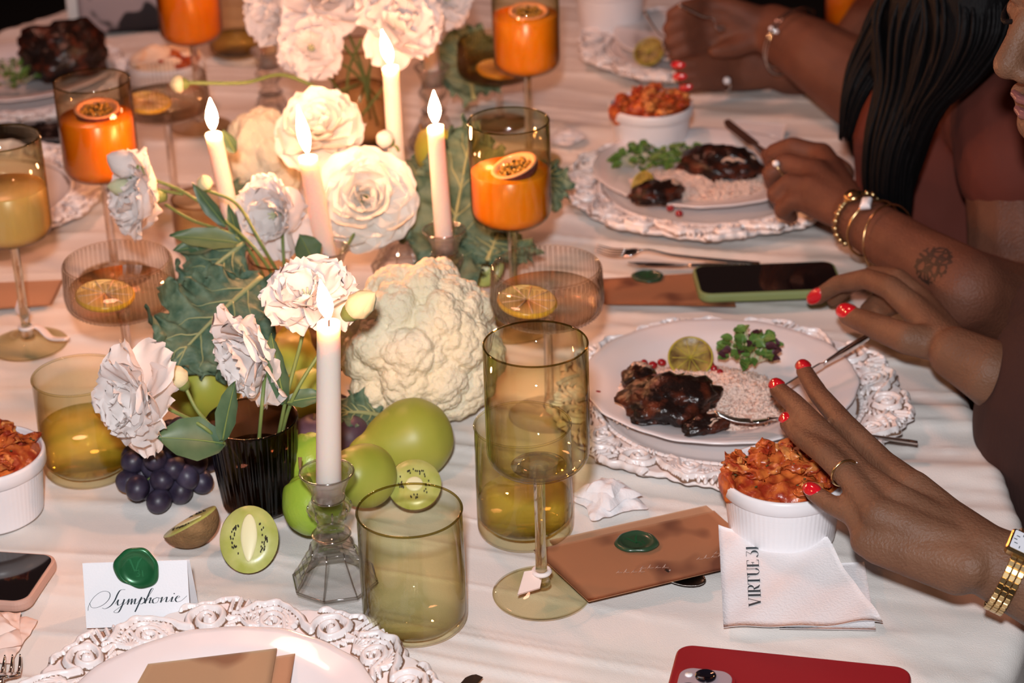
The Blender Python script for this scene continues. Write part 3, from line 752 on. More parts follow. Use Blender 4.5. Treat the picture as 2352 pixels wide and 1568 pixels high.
# ------------------------------------------------------------------ leaves
def leaf_sheet(L_, W_, ruffle, freq, bend, seed, nu=25, nv=41, prof=None, cup=0.1):
    u = np.linspace(-1, 1, nu); v = np.linspace(0, 1, nv); U, Vv = np.meshgrid(u, v, indexing='ij')
    wd = np.interp(Vv, *(prof or ([0, .08, .3, .6, .85, 1], [.04, .3, .85, 1, .6, .02])))
    rs = np.random.RandomState(seed); ph = rs.rand(6) * 6.3
    amp = np.abs(U) ** 2 * ruffle
    z = amp * (np.sin(Vv * freq + ph[0] + U * 1.3) + .6 * np.sin(Vv * freq * 1.9 + ph[1] + U * 3) + .4 * np.sin(Vv * freq * 3.7 + ph[2])) + cup * W_ * U ** 2
    wd = wd * (1 + (.10 * np.sin(Vv * freq * 1.6 + ph[3]) if ruffle > .001 else 0))
    x = U * wd * W_; y = Vv * L_
    a = Vv * bend; yy = np.where(abs(bend) > 1e-4, np.sin(a) / (bend or 1) * L_, y); zz = z - (1 - np.cos(a)) / (bend or 1) * L_
    P_ = np.stack([x, yy, zz], -1).reshape(-1, 3)
    mid = P_.reshape(nu, nv, 3)[nu // 2]
    return P_, grid_faces(nu, nv), mid

def place_basis(dirv, nrm):
    y = Vector(dirv).normalized(); n = Vector(nrm); z = (n - y * n.dot(y)).normalized(); x = y.cross(z)
    return Matrix((x, y, z)).transposed()

def kale(p0, p1, nrm, W_, label, seed, bend=.5):
    p0, p1 = Vector(p0), Vector(p1); L_ = (p1 - p0).length * 1.08
    V, F, mid = leaf_sheet(L_, W_, W_ * .17, 20, bend, seed, 61, 81, ([0, .1, .3, .6, .85, 1], [.12, .5, .95, 1, .75, .15]), .05)
    G = V.reshape(61, 81, 3); uu = np.abs(np.linspace(-1, 1, 61))[:, None, None] ** 4; vv = (np.linspace(0, 1, 81)[None, :, None]) ** 6; ee = np.clip(uu + vv, 0, 1)
    n3 = np.stack([noise(V * 130, seed + i) for i in range(3)], -1).reshape(61, 81, 3); n4 = np.stack([noise(V * 300, seed + i) for i in range(3)], -1).reshape(61, 81, 3)
    G = G + n3 * .0075 * ee * (W_ / .045) + n4 * .0022 * ee + np.array([0, 0, 1]) * noise(V * 60, seed).reshape(61, 81, 1) * .003
    V = G.reshape(-1, 3)
    t = thing('kale_leaf', label, 'kale leaf', p0, 0, 'curly kale leaves'); setrot(t, place_basis(p1 - p0, nrm))
    obj('blade', V, F, MT['kale'], t)
    V2, F2 = tube([tuple(m + np.array([0, 0, .0012])) for m in mid[::4]], list(np.linspace(.0030, .0006, len(mid[::4]))), 8)
    parts = [(V2, F2)]
    for k in range(12, 66, 13):
        for s in (-1, 1):
            q = [G[30 + s * j * 2, min(80, k + j * 2)] + np.array([0, 0, .0004]) for j in range(0, 9)]
            parts.append(tube(q, list(np.linspace(.0010, .0002, len(q))), 5))
    V2, F2 = join(parts); obj('midrib', V2, F2, MT['rib'], t)
    return t
kale(atY(600, 640, 1.72), atY(400, 790, 1.62), (-.2, -.75, .5), .052, 'large curly kale leaf left of the amber vase', 1, .5)
kale(atY(560, 560, 1.80), atY(420, 660, 1.76), (-.2, -.6, .7), .036, 'kale leaf tip behind the large left kale leaf', 2, .4)
kale(atY(1010, 700, 1.86), atY(1075, 340, 2.06), (.1, -.8, .6), .050, 'curly kale leaf standing behind the middle taper', 3, -.2)
kale(atY(960, 560, 1.98), atY(960, 330, 2.14), (-.2, -.8, .6), .034, 'kale leaf between the high taper and the middle taper', 4, .2)
kale(atY(1180, 470, 2.02), atY(1290, 370, 2.10), (.2, -.7, .7), .036, 'kale leaf poking out right of the orange glass', 5, .3)
kale(atY(1120, 600, 1.92), atY(1150, 520, 1.96), (.1, -.7, .7), .044, 'low kale leaf under the orange glass bowl', 6, .3)
kale(atY(1090, 230, 2.42), atY(1060, 60, 2.56), (0, -.8, .6), .055, 'far kale leaf behind the amber coupe', 7, .2)
kale(atY(640, 470, 2.12), atY(545, 440, 2.06), (-.1, -.6, .7), .034, 'pale kale leaf under the far cauliflower', 8, .6)
kale(atY(880, 960, 1.63), atY(800, 930, 1.60), (-.1, -.5, .8), .022, 'small kale leaf under the large cauliflower', 9, .5)

# ------------------------------------------------------------------ flowers
def petal_mesh(name, L_, W_, cup, curl, ruffle, seed, mat, freq=16, tipw=.55):
    nu, nv = 17, 15
    u = np.linspace(-1, 1, nu); v = np.linspace(0, 1, nv); U, Vv = np.meshgrid(u, v, indexing='ij')
    wd = np.interp(Vv, [0, .15, .45, .75, .92, 1], [.14, .42, .86, 1.0, .86, tipw])
    rs = np.random.RandomState(seed); p = rs.rand(5) * 6.3
    x = U * wd * W_
    edge = np.maximum(np.abs(U) ** 3, Vv ** 4)
    y = L_ * Vv * (1 - .10 * U ** 2 * (Vv > .5)) + edge * ruffle * .7 * np.sin(U * freq * 1.4 + p[0])
    z = cup * W_ * (U ** 2) * wd - curl * L_ * Vv ** 2.2 + edge * ruffle * np.sin(U * freq + Vv * 9 + p[1]) + .05 * L_ * np.sin(Vv * 5 + U * 3 + p[2]) * Vv
    V = np.stack([x, y, z], -1).reshape(-1, 3)
    V[:, 2] += noise(V * 110, seed) * ruffle * .5
    me = mesh(name, V, grid_faces(nu, nv)); me.materials.append(mat); return me
PET = [petal_mesh('petal', .040, .023, .40, c, .0024, s, MT['petal'], 9) for s, c in ((1, .18), (2, .34), (3, .02), (4, .26), (5, .10))]
PETI = [petal_mesh('petal', .040, .024, .55, c, .0010, s, MT['petal_i'], 5, .75) for s, c in ((11, -.12), (12, .02), (13, -.22), (14, .12))]

def add_petal(me, t, az, tilt, s, r0=.003, z0=0.0, twist=0.0):
    o = bpy.data.objects.new('petal', me); link(o, t)
    A = Matrix.Rotation(az, 4, 'Z') @ Matrix.Translation((0, r0, z0)) @ Matrix.Rotation(PI / 2 - tilt, 4, 'X') @ Matrix.Rotation(twist, 4, 'Y') @ Matrix.Scale(s, 4)
    o.matrix_local = A
    return o

def lisianthus(c, axis, size, label, seed, openness=1.0, n=(5, 6, 7)):
    rs = np.random.RandomState(seed); k = size / .080
    t = thing('lisianthus_bloom', label, 'flower', c, 0, 'white lisianthus blooms'); setrot(t, rot_to(axis, rs.rand() * 6))
    for w_, cnt in enumerate(n):
        tl = (R(14), R(40), R(68))[w_] * openness
        for i in range(cnt):
            add_petal(PET[rs.randint(5)], t, 2 * PI * (i + w_ * .5) / cnt + rs.randn() * .12, tl + rs.randn() * .12, k * (.80 + .12 * w_ + rs.rand() * .1), .003 * k, .001 * (2 - w_), rs.randn() * .15)
    V, F = lathe([(.0001, -.010 * k), (.004 * k, -.008 * k), (.006 * k, 0), (.004 * k, .006 * k), (.0001, .012 * k)], 12); obj('calyx', V, F, MT['stem'], t)
    V, F = join([tube([(0, 0, 0), (.0015 * math.cos(a) * k, .0015 * math.sin(a) * k, .016 * k), (.004 * math.cos(a) * k, .004 * math.sin(a) * k, .021 * k)], .0009 * k, 5) for a in np.arange(5) * 1.26])
    obj('stamens', V, F, MT['bud'], t); return t

def ranunculus(c, axis, size, label, seed, rings=((5, 8, .42), (6, 20, .50), (7, 34, .62), (8, 48, .76), (9, 62, .90), (9, 78, 1.0), (8, 98, 1.0))):
    rs = np.random.RandomState(seed); k = size / .082
    t = thing('ranunculus_bloom', label, 'flower', c, 0, 'large ivory ranunculus blooms'); setrot(t, rot_to(axis, rs.rand() * 6))
    for w_, (cnt, tl, s) in enumerate(rings):
        for i in range(cnt):
            add_petal(PETI[rs.randint(4)], t, 2 * PI * (i + .37 * w_) / cnt + rs.randn() * .08, R(tl) + rs.randn() * .07, k * s * (.96 + rs.rand() * .12), .002 * k, -.001 * w_ * k, rs.randn() * .1)
    V, F = lathe([(.0001, -.012 * k), (.006 * k, -.008 * k), (.009 * k, 0), (.0001, .010 * k)], 12); obj('calyx', V, F, MT['stem'], t); return t

def bud(c, axis, L_, r, label, mat='bud'):
    t = thing('flower_bud', label, 'flower bud', c, 0, 'lisianthus buds'); setrot(t, rot_to(axis))
    for i in range(3):
        V, F = lathe([(.0001, 0), (r * .6, L_ * .12), (r, L_ * .40), (r * .86, L_ * .68), (r * .4, L_ * .9), (.0001, L_)], 20, lambda a, k, z, i=i: .94 + .09 * np.cos(3 * a + 5 * z / L_ + i * 2.1))
        obj('petal', V, F, MT[mat], t)
    V, F = lathe([(.0001, -r * .4), (r * .4, -r * .2), (r * .66, L_ * .10), (r * .72, L_ * .2)], 14); obj('calyx', V, F, MT['stem'], t); return t

def tmat(t):
    q = t.rotation_quaternion if t.rotation_mode == 'QUATERNION' else t.rotation_euler.to_quaternion()
    return Matrix.Translation(t.location) @ q.to_matrix().to_4x4()
def stem(pts, t, r=.0016):
    pts = [Vector(p) for p in pts]; V, F = tube(smooth_path(pts, 8), r, 8)
    o = obj('stem', V, F, MT['stem'], t); o.matrix_parent_inverse = tmat(t).inverted(); return o

def leaf(p0, p1, nrm, W_, par, seed, bend=.3):
    p0, p1 = Vector(p0), Vector(p1); L_ = (p1 - p0).length * 1.03
    V, F, mid = leaf_sheet(L_, W_, .0006, 6, bend, seed, 13, 21, ([0, .1, .4, .7, .9, 1], [.15, .55, 1, .8, .35, .02]), .25)
    t = obj('leaf', V, F, MT['leaf'], par); t.matrix_parent_inverse = tmat(par).inverted(); t.location = p0; setrot(t, place_basis(p1 - p0, nrm))
    V, F = tube([tuple(m + np.array([0, 0, .0003])) for m in mid], list(np.linspace(.0009, .0003, len(mid))), 6); obj('midrib', V, F, MT['stem'], t); return t

TC = Vector((0, -.9, .44))     # roughly towards the eye
f1 = ranunculus(atY(840, 458, 1.905), (.02, -.80, .50), .100, 'big round ivory ranunculus right of the second taper', 3)
f2 = ranunculus(atY(732, 300, 2.02), (-.10, -.45, .85), .094, 'ivory ranunculus behind the second flame', 6)
f3 = lisianthus(atY(645, 490, 1.85), (-.35, -.85, .25), .076, 'open lisianthus left of the second taper', 11, .95)
f4 = lisianthus(atY(715, 110, 2.22), (.05, -.9, .35), .070, 'open lisianthus with green heart, upper left of the high flame', 12, 1.1, (3, 5, 6))
f5 = lisianthus(atY(905, 62, 2.18), (.35, -.55, .55), .094, 'wide lisianthus behind the high flame', 13, .95)
f6 = lisianthus(atY(655, 22, 2.30), (-.55, -.6, .3), .086, 'lisianthus cut by the top edge, left of the green-hearted one', 14, .85)
f7 = lisianthus(atY(748, -6, 2.26), (.1, -.7, .6), .098, 'lisianthus cut by the top edge, above the green-hearted one', 15)
f8 = lisianthus(atY(1018, -4, 2.34), (.3, -.7, .2), .066, 'lisianthus cut by the top edge before the top right taper', 16)
f9 = lisianthus(atY(362, 452, 1.86), (-.70, -.60, .30), .088, 'lisianthus in side view right of the left orange glass', 17, .72)
f11 = lisianthus(atY(712, 700, 1.52), (-.05, -.45, .85), .072, 'lisianthus right behind the tallest front flame', 18, .95)
f12 = lisianthus(atY(612, 800, 1.52), (-.70, -.60, -.05), .086, 'lisianthus in side view above the dark vase', 19, .8)
f13 = lisianthus(atY(338, 905, 1.50), (-.66, -.80, .12), .084, 'white lisianthus hanging left over the grapes', 20, .95)
b1 = bud(atY(322, 395, 1.86), (-.75, -.1, .5), .036, .014, 'white half-open bud above the side-view lisianthus', 'petal')
b2 = bud(atY(310, 432, 1.86), (-.95, -.1, .15), .027, .009, 'green bud left of the side-view lisianthus', 'bud')
b3 = bud(atY(425, 888, 1.51), (-.45, -.1, .8), .024, .0095, 'cream bud right of the hanging lisianthus')
b4 = bud(atY(474, 436, 1.86), (-.1, -.2, .9), .017, .008, 'small round bud before the leftmost lit taper')
b5 = bud(atY(795, 725, 1.50), (.72, -.1, .6), .033, .0115, 'green-white bud right of the tallest front flame')
b6 = bud(atY(428, 192, 2.10), (-1, -.1, .0), .018, .010, 'yellow-green bud on a long horizontal stem')
b7 = bud(atY(900, 328, 2.0), (-.6, -.3, .5), .020, .010, 'cream bud tucked against the high taper', 'petal_i')

dv = foot(578, 962, .085); dv.z = TZ + .03
av = foot(658, 585, .10); av.z = TZ + .04
bv = at(835, 335); bv.z = TZ + .03
stem([atY(425, 888, 1.51), atY(455, 945, 1.50), atY(512, 1010, 1.485), dv + Vector((-.006, 0, 0))], b3)
stem([atY(345, 920, 1.505), atY(400, 945, 1.50), atY(480, 990, 1.48), dv + Vector((-.01, .01, 0))], f13)
stem([atY(640, 812, 1.525), atY(612, 850, 1.51), atY(600, 950, 1.49), dv + Vector((0, -.01, 0))], f12)
stem([atY(706, 715, 1.53), atY(690, 790, 1.52), atY(655, 925, 1.49), dv + Vector((.012, 0, 0))], f11)
stem([atY(795, 725, 1.50), atY(745, 795, 1.51), atY(668, 925, 1.49), dv + Vector((.014, .008, 0))], b5)
stem([atY(380, 470, 1.87), atY(440, 505, 1.84), atY(560, 560, 1.80), av + Vector((-.012, 0, 0))], f9)
stem([atY(330, 405, 1.88), atY(420, 440, 1.86), atY(520, 510, 1.82), atY(600, 590, 1.79), av], b1)
stem([atY(310, 432, 1.86), atY(360, 436, 1.87), atY(420, 446, 1.86)], b2)
stem([atY(900, 328, 2.0), atY(915, 350, 2.0), atY(900, 420, 2.05)], b7)
stem([atY(474, 436, 1.86), atY(545, 470, 1.84), atY(600, 560, 1.80), av + Vector((.005, .01, 0))], b4)
stem([atY(425, 190, 2.10), atY(560, 190, 2.12), atY(650, 172, 2.16), atY(760, 210, 2.2), bv + Vector((0, 0, .05))], b6, .0022)
stem([atY(840, 478, 1.93), atY(800, 560, 1.86), av + Vector((.012, .0, 0))], f1)
stem([atY(735, 330, 2.02), atY(720, 480, 1.94), av + Vector((.004, .01, 0))], f2)
stem([atY(650, 500, 1.87), atY(650, 570, 1.82), av + Vector((-.002, -.01, 0))], f3)
rs = np.random.RandomState(4)
for i, (x, y) in enumerate(((715, 120), (905, 80), (680, 60), (780, 30), (1010, 30), (860, 60), (830, 90), (770, 80))):
    a = atY(x, y, 2.25); b = bv + Vector((rs.uniform(-.024, .024), rs.uniform(-.024, .024), -.02 + .05 * rs.rand()))
    stem([a, a.lerp(b, .5) + Vector((rs.uniform(-.01, .01), 0, .01)), b], (f4, f5, f6, f7, f8, f5, f7, f4)[i], .0017)
leaf(atY(512, 1018, 1.48), atY(368, 995, 1.46), (-.1, -.7, .7), .019, f13, 1, .5)
leaf(atY(512, 1010, 1.475), atY(533, 882, 1.475), (-.4, -.85, .2), .0105, f13, 2, .2)
leaf(atY(655, 925, 1.485), atY(618, 778, 1.48), (-.3, -.9, .3), .010, f11, 3, .2)
leaf(atY(655, 925, 1.49), atY(745, 905, 1.49), (.1, -.5, .9), .009, f11, 4, .2)
leaf(atY(560, 560, 1.80), atY(395, 535, 1.79), (0, -.6, .8), .012, f9, 5, .2)
leaf(atY(500, 560, 1.80), atY(400, 572, 1.79), (0, -.7, .7), .010, f9, 6, .2)
leaf(atY(520, 520, 1.82), atY(440, 425, 1.83), (-.3, -.9, .2), .008, b4, 7, .2)
leaf(atY(560, 590, 1.80), atY(520, 470, 1.83), (-.3, -.9, .2), .007, b4, 8, .2)
leaf(atY(540, 350, 2.0), atY(512, 300, 2.0), (-.3, -.9, .2), .009, f3, 9, .2)
leaf(atY(720, 600, 1.78), atY(690, 540, 1.78), (.3, -.9, .3), .014, f3, 10, .2)

# ------------------------------------------------------------------ fruit
def pear(px, py, Y, r, L_, axis, label, mat, name='pear', cat='pear', grp='green pears'):
    c = atY(px, py, Y); t = thing(name, label, cat, c, 0, grp); setrot(t, rot_to(axis))
    pr = [(.0001, -r * 1.0), (r * .25, -r * .97), (r * .6, -r * .82), (r * .92, -r * .42), (r, 0), (r * .93, r * .38), (r * .72, r * .85), (r * .52, r * .85 + L_ * .35), (r * .42, r * .85 + L_ * .7), (r * .28, r * .85 + L_ * .95), (.0001, r * .85 + L_)]
    P_ = smooth_path([(a, 0, b) for a, b in pr], 4); V, F = lathe([(max(p[0], .0001), p[2]) for p in P_], 40)
    V *= 1 + (.02 * noise(V * 40, 5))[:, None]; obj('flesh', V, F, MT[mat], t)
    z = r * .85 + L_
    V, F = tube([(0, 0, z - .002), (.001, 0, z + .006), (.004, 0, z + .014)], [.0016, .0012, .0018], 7); obj('stalk', V, F, MT['kiwi_skin'], t)
    V, F = lathe([(.004, -r - .0002), (.002, -r + .002), (.0001, -r + .001)], 10); obj('blossom_end', V, F, MT['kiwi_skin'], t); return t
pear(948, 1008, 1.575, .0355, .028, (-.85, -.35, -.08), 'largest green pear in front of the cauliflower', 'pear')
pear(838, 1092, 1.50, .0270, .016, (-.3, -.3, .25), 'green pear half hidden behind the front taper', 'pear')
pear(470, 880, 1.665, .034, .024, (-.9, .2, .1), 'yellow pear under the large kale leaf', 'pear_y')
pear(655, 862, 1.70, .033, .022, (.2, .5, .6), 'yellow pear behind the stems over the dark vase', 'pear_y')
pear(700, 905, 1.64, .022, .012, (.6, .4, .3), 'small yellow-green pear left of the front taper', 'pear')
pear(718, 1160, 1.455, .0245, .006, (-.3, .5, .7), 'bright green lime left of the candlestick', 'lime', 'lime', 'lime', 'limes')
pear(712, 1062, 1.53, .0230, .006, (.3, .5, .7), 'bright green lime behind the dark vase', 'lime', 'lime', 'lime', 'limes')
pear(1010, 352, 2.08, .026, .014, (-.3, .5, .2), 'yellow pear standing in for amber glass between the two tapers behind', 'pear_y')  # added pear, takes the place of an amber glass
for px, py, Y, r, lb in ((800, 990, 1.60, .0205, 'dark plum right of the front taper'), (722, 975, 1.60, .0215, 'dark plum left of the front taper'), (768, 958, 1.645, .020, 'dark plum behind the front taper'),
                      (390, 975, 1.60, .019, 'dark plum behind the grapes')):
    c = atY(px, py, Y); c.z = TZ + r * .97; t = thing('plum', lb, 'plum', c, px, 'dark plums')
    V, F = lathe([(.0001, -r)] + [(r * math.cos(a) * (1), r * math.sin(a)) for a in np.linspace(-1.4, 1.25, 14)] + [(r * .12, r * .90), (.0001, r * .82)], 32, lambda a, k, z: 1 - .05 * np.exp(-(((a + 3.14) % 6.28 - 3.14) / .25) ** 2)); obj('flesh', V, F, MT['plum'], t)
    V, F = tube([(0, 0, r * .8), (.001, 0, r * 1.12)], .0010, 6); obj('stalk', V, F, MT['kiwi_skin'], t)

# grapes: a bunch of separate berries on a stalk
gc = at(392, 1108, 0); ge = ico(3)
G0 = mesh('grape', ge[0] * .0104 * np.array([1, 1, 1.12]), ge[1]); G0.materials.append(MT['grape'])
t = thing('grape_bunch', 'bunch of dark grapes left of the dark vase', 'grapes', (gc.x, gc.y, TZ))
rs = np.random.RandomState(12); pts = []; tries = 0
def okp(p): return all((p - q).length > .0172 for q in pts)
for (px, py, z) in ((365, 1150, .011), (340, 1120, .011), (415, 1128, .011), (325, 1060, .014), (350, 1040, .03), (400, 1075, .032), (450, 1060, .032), (462, 1105, .012), (310, 1075, .011), (380, 1030, .036), (430, 1095, .024), (372, 1100, .026), (455, 1025, .034), (420, 1010, .04)):
    pts.append(at(px, py, z) - Vector((gc.x, gc.y, TZ)))
while len(pts) < 52 and tries < 9000:
    tries += 1; p = Vector((rs.uniform(-.036, .034), rs.uniform(-.045, .055), rs.uniform(.0105, .045)))
    if (p.x / .038) ** 2 + (p.y / .055) ** 2 + ((p.z - .012) / .038) ** 2 < 1 and okp(p): pts.append(p)
for p in pts:
    o = bpy.data.objects.new('grape', G0); link(o, t); o.location = p; o.rotation_euler = (rs.rand() * 3, rs.rand() * 3, 0)
V, F = join([tube(smooth_path([(0, .01, .02), (p.x * .5, p.y * .5, p.z * .6 + .008), tuple(p)], 3), .0010, 5) for p in pts]); tag(obj('stalk', V, F, MT['stem'], t), kind='stuff')

def kiwi_half(px, py, h, axis, spin, label, lengthwise, s=1.0):
    c = at(px, py, h); t = thing('kiwi_half', label, 'kiwi half', c, 0, 'halved kiwis'); m = rot_to(axis, spin); setrot(t, m)
    rx, ry, rz = (.0235 * s, .0275 * s, .0215 * s) if lengthwise else (.0232 * s, .0232 * s, .026 * s)
    cs = lambda a, k, z: 1 + 0 * a
    pr = [(math.cos(a), -math.sin(a)) for a in np.linspace(.0, PI / 2 - .02, 12)] + [(.0001, -1)]
    V, F = lathe(pr, 40); V = V * np.array([rx, ry, rz]); V *= (1 + .015 * noise(V * 60, 3))[:, None]; obj('skin', V, F, MT['kiwi_skin'], t)
    V, F = lathe([(1.0, -.0005), (.985, .0006), (.6, .0012), (.0001, .0014)], 40); V = V * np.array([rx, ry, 1]); obj('flesh', V, F, MT['kiwi'], t)
    if lengthwise:
        V, F = sphere((0, .001, .0012), 1, 3, (.0068 * s, .0195 * s, .0014)); V[:, 0] *= 1 - .35 * np.clip(-V[:, 1] / .019, 0, 1)
    else: V, F = sphere((0, 0, .0012), 1, 3, (.0075 * s, .0068 * s, .0014))
    obj('core', V, F, MT['kiwi_core'], t)
    rs = np.random.RandomState(int(px)); parts = []
    for k in range(44):
        if lengthwise:
            sd = 1 if k % 2 else -1; a = rs.uniform(-1, 1); x = sd * (.0105 + rs.rand() * .0045) * s * (1 - .3 * a * a); y = a * .0125 * s
        else:
            a = rs.rand() * 6.3; q = (.0095 + rs.rand() * .0045) * s; x, y = q * math.cos(a), q * math.sin(a)
        parts.append(sphere((x, y, .0016), .0008, 1, (.8, 1.5, .7)))
    V, F = join(parts); tag(obj('seeds', V, F, MT['seed'], t), kind='stuff'); return t
kiwi_half(572, 1238, .022, (.02, -.72, .66), .0, 'lengthwise kiwi half facing us before the dark vase', True, 1.02)
kiwi_half(436, 1198, .020, (-.45, .25, .80), .9, 'tilted kiwi half left of the dark vase', True, 1.0)
kiwi_half(952, 1112, .026, (.0, -.62, .75), .0, 'round-cut kiwi half before the largest pear', False, .98)
kiwi_half(1112, 612, .024, (-.30, -.75, .55), .4, 'round-cut kiwi half behind the ribbed coupe', False, .92)

# ------------------------------------------------------------------ flat paper, cards, seals, writing
def poly_sheet(name, pts, th, mat, parent=None, zfun=None):
    """thin sheet from world corner points (4, in order), subdivided"""
    P_ = [Vector(p) for p in pts]; n_ = 21; V = []
    for i in range(n_):
        for j in range(n_):
            u, v = i / (n_ - 1), j / (n_ - 1)
            p = P_[0].lerp(P_[1], u).lerp(P_[3].lerp(P_[2], u), v); z = zfun(u, v) if zfun else 0
            V.append((p.x, p.y, p.z + z))
    V = np.array(V); F = grid_faces(n_, n_); m = len(V); V2 = np.vstack([V, V - np.array([0, 0, th])])
    F2 = [tuple(i + m for i in f[::-1]) for f in F]
    rim = [i * n_ for i in range(n_)] + [(n_ - 1) * n_ + j for j in range(1, n_)] + [i * n_ + n_ - 1 for i in range(n_ - 2, -1, -1)] + [j for j in range(n_ - 2, 0, -1)]
    F3 = [(rim[k], rim[(k + 1) % len(rim)], rim[(k + 1) % len(rim)] + m, rim[k] + m) for k in range(len(rim))]
    return V2, F + F2 + F3

def quad(name, label, cat, group, px4, h, mat, th=.0006, zfun=None, lift=None):
    P_ = [at(x, y, (h if not hasattr(h, '__len__') else h[i])) for i, (x, y) in enumerate(px4)]
    c = sum(P_, Vector()) / 4; c.z = TZ
    t = thing(name, label, cat, c, 0, group)
    V, F = poly_sheet(name, [p - c for p in P_], th, None, None, zfun)
    return t, c, P_, (V, F)

def ribbon(pts, ws, z=0.0):
    """flat pen stroke in the xy plane; ws = width per point"""
    P_ = [np.array(p[:2], float) for p in pts]; V = []
    for i, p in enumerate(P_):
        d = P_[min(i + 1, len(P_) - 1)] - P_[max(i - 1, 0)]; d = d / max(np.hypot(*d), 1e-9); nrm = np.array([-d[1], d[0]]) * ws[i] / 2
        V += [(p[0] + nrm[0], p[1] + nrm[1], z), (p[0] - nrm[0], p[1] - nrm[1], z)]
    return np.array(V), [(2 * i, 2 * i + 1, 2 * i + 3, 2 * i + 2) for i in range(len(P_) - 1)]

def pen(pts, k=8, wmin=.26, wmax=1.0, nib=-1.2):
    """copperplate stroke: downstrokes swell"""
    S = [p[:2] for p in smooth_path([(a, b, 0) for a, b in pts], k)]; ws = []
    for i in range(len(S)):
        d = np.array(S[min(i + 1, len(S) - 1)]) - np.array(S[max(i - 1, 0)]); d = d / max(np.hypot(*d), 1e-9)
        ws.append(wmin + (wmax - wmin) * max(0, -d[1]) ** 2)
    return ribbon(S, ws)

def seal(parent, c, r, mat, z, seed, m3=None, mark=True):
    """wax seal disc with raised rim and pressed monogram; c local to parent"""
    rs = np.random.RandomState(seed); ph = rs.rand(4) * 6
    out = lambda a: 1 + .06 * np.sin(2 * a + ph[0]) + .05 * np.sin(3 * a + ph[1]) + .02 * np.sin(7 * a + ph[2])
    pr = [(1.0, 0), (1.03, .06), (.98, .13), (.88, .17), (.80, .15), (.76, .085), (.5, .085), (.0001, .085)]
    V, F = lathe(pr, 72, lambda a, k, z_: out(a) if k < 4 else 1 + 0 * a); V = V * r
    if m3 is not None: V = xf(V, m3)
    s = obj('wax_seal', V + np.array(tuple(c)), F, MT[mat], parent)
    if mark:
        st = []
        for pts in ([(-.42, .42), (-.30, .45), (-.08, -.18)], [(-.08, -.18), (.10, .30), (.26, .50)]): st.append(ribbon(pts, [.05, .10, .06]))
        st.append(ribbon([(-.02, -.12), (.10, -.08), (.10, -.2), (.02, -.22), (.12, -.28), (.10, -.38), (-.04, -.38)], [.05] * 7))
        st.append(ribbon([(.20, -.12), (.26, -.08), (.27, -.4)], [.05] * 3))
        V, F = join(st); V[:, 2] += .10; m = len(V); V2 = V.copy(); V2[:, 2] -= .03; V = V * r
        if m3 is not None: V = xf(V, m3)
        obj('monogram', V + np.array(tuple(c)), F, MT['seal_l'] if mat == 'seal' else MT['seal'], s, smooth=False)
    return s
MT['seal_l'] = pbr('pale_green_sealing_wax', (0.035, 0.20, 0.08), 0.25, metal=0.3)  # paler green for the raised monogram strokes

# standing place card, folded like a tent and leaning back
a, b = at(199, 1443), at(438, 1436)
xdir = (b - a).normalized(); wd = (b - a).length
up = Vector((0, .30, .954)); ht = .0520
t = thing('place_card', 'white tent place card with calligraphy and green wax seal', 'place card', (a.x, a.y, TZ + .0004))
m3 = Matrix((xdir, up, xdir.cross(up))).transposed()
setrot(t, m3)
V, F = box((wd / 2, ht / 2, 0), (wd, ht, .0005)); obj('front_panel', V, F, MT['card'], t, smooth=False)
V, F = box((0, -ht / 2, 0), (wd, ht, .0005)); V = xf(V, Matrix.Rotation(R(34), 3, 'X'), (wd / 2 + .002, ht, -.0003)); obj('back_panel', V, F, MT['card'], t, smooth=False)
S = []
def A_(l, **k): S.append(pen(l, **k))
# S y m p h o n i e in a flowing copperplate; unit = mm on the card
A_([(.8, 11.2), (1.6, 15.5), (5, 22), (10, 26.2), (14.4, 25.4), (14.6, 21), (11.5, 16.4), (7, 13.6), (3.2, 13.8), (2.2, 17.5)], wmax=.45)
A_([(24.5, 27), (21.5, 26.6), (19.6, 23.5), (17.6, 18.5), (14.8, 14.2), (11.6, 12.2), (9.6, 12.8)])
A_([(17.6, 15.5), (19.8, 19.0), (19.2, 16.4), (19.6, 14.4), (21.8, 15.8), (23.6, 19.2)])
A_([(23.6, 19.2), (22.0, 14.2), (19.4, 8.8), (16.6, 9.2), (20.2, 12.6), (24.6, 16.4)])
A_([(24.6, 16.4), (26.4, 19.2), (25.2, 14.6)]); A_([(25.2, 14.8), (28.2, 19.2), (27.4, 14.6)]); A_([(27.4, 14.8), (30.4, 19.2), (29.6, 15.0), (31.6, 15.6)])
A_([(31.6, 15.6), (34.2, 20.2), (31.2, 12.2), (29.6, 8.4)]); A_([(32.4, 16.4), (35.4, 19.4), (36.0, 16.6), (33.8, 14.6), (32.4, 15.4)])
A_([(35.6, 15.4), (39.6, 22.4), (41.6, 26.4), (40.2, 26.0), (37.2, 18.4), (36.0, 14.8)]); A_([(36.6, 16.6), (39.8, 19.4), (38.8, 15.2), (40.4, 15.4)])
A_([(43.6, 19.2), (41.0, 17.6), (41.2, 14.8), (43.6, 15.4), (44.6, 18.4), (43.4, 19.2), (46.0, 18.4)])
A_([(46.0, 18.6), (46.8, 19.2), (45.6, 15.0)]); A_([(45.6, 15.2), (49.6, 19.3), (49.0, 15.4), (50.6, 15.6)])
A_([(50.6, 15.6), (53.2, 19.2), (52.2, 15.4), (54.0, 15.8)]); A_([(54.0, 21.4), (54.3, 21.7), (54.5, 22.0)], wmin=.7)
A_([(54.6, 17.2), (57.6, 18.8), (56.4, 19.6), (54.8, 17.0), (55.8, 14.8), (58.6, 15.8), (62.0, 19.4)])
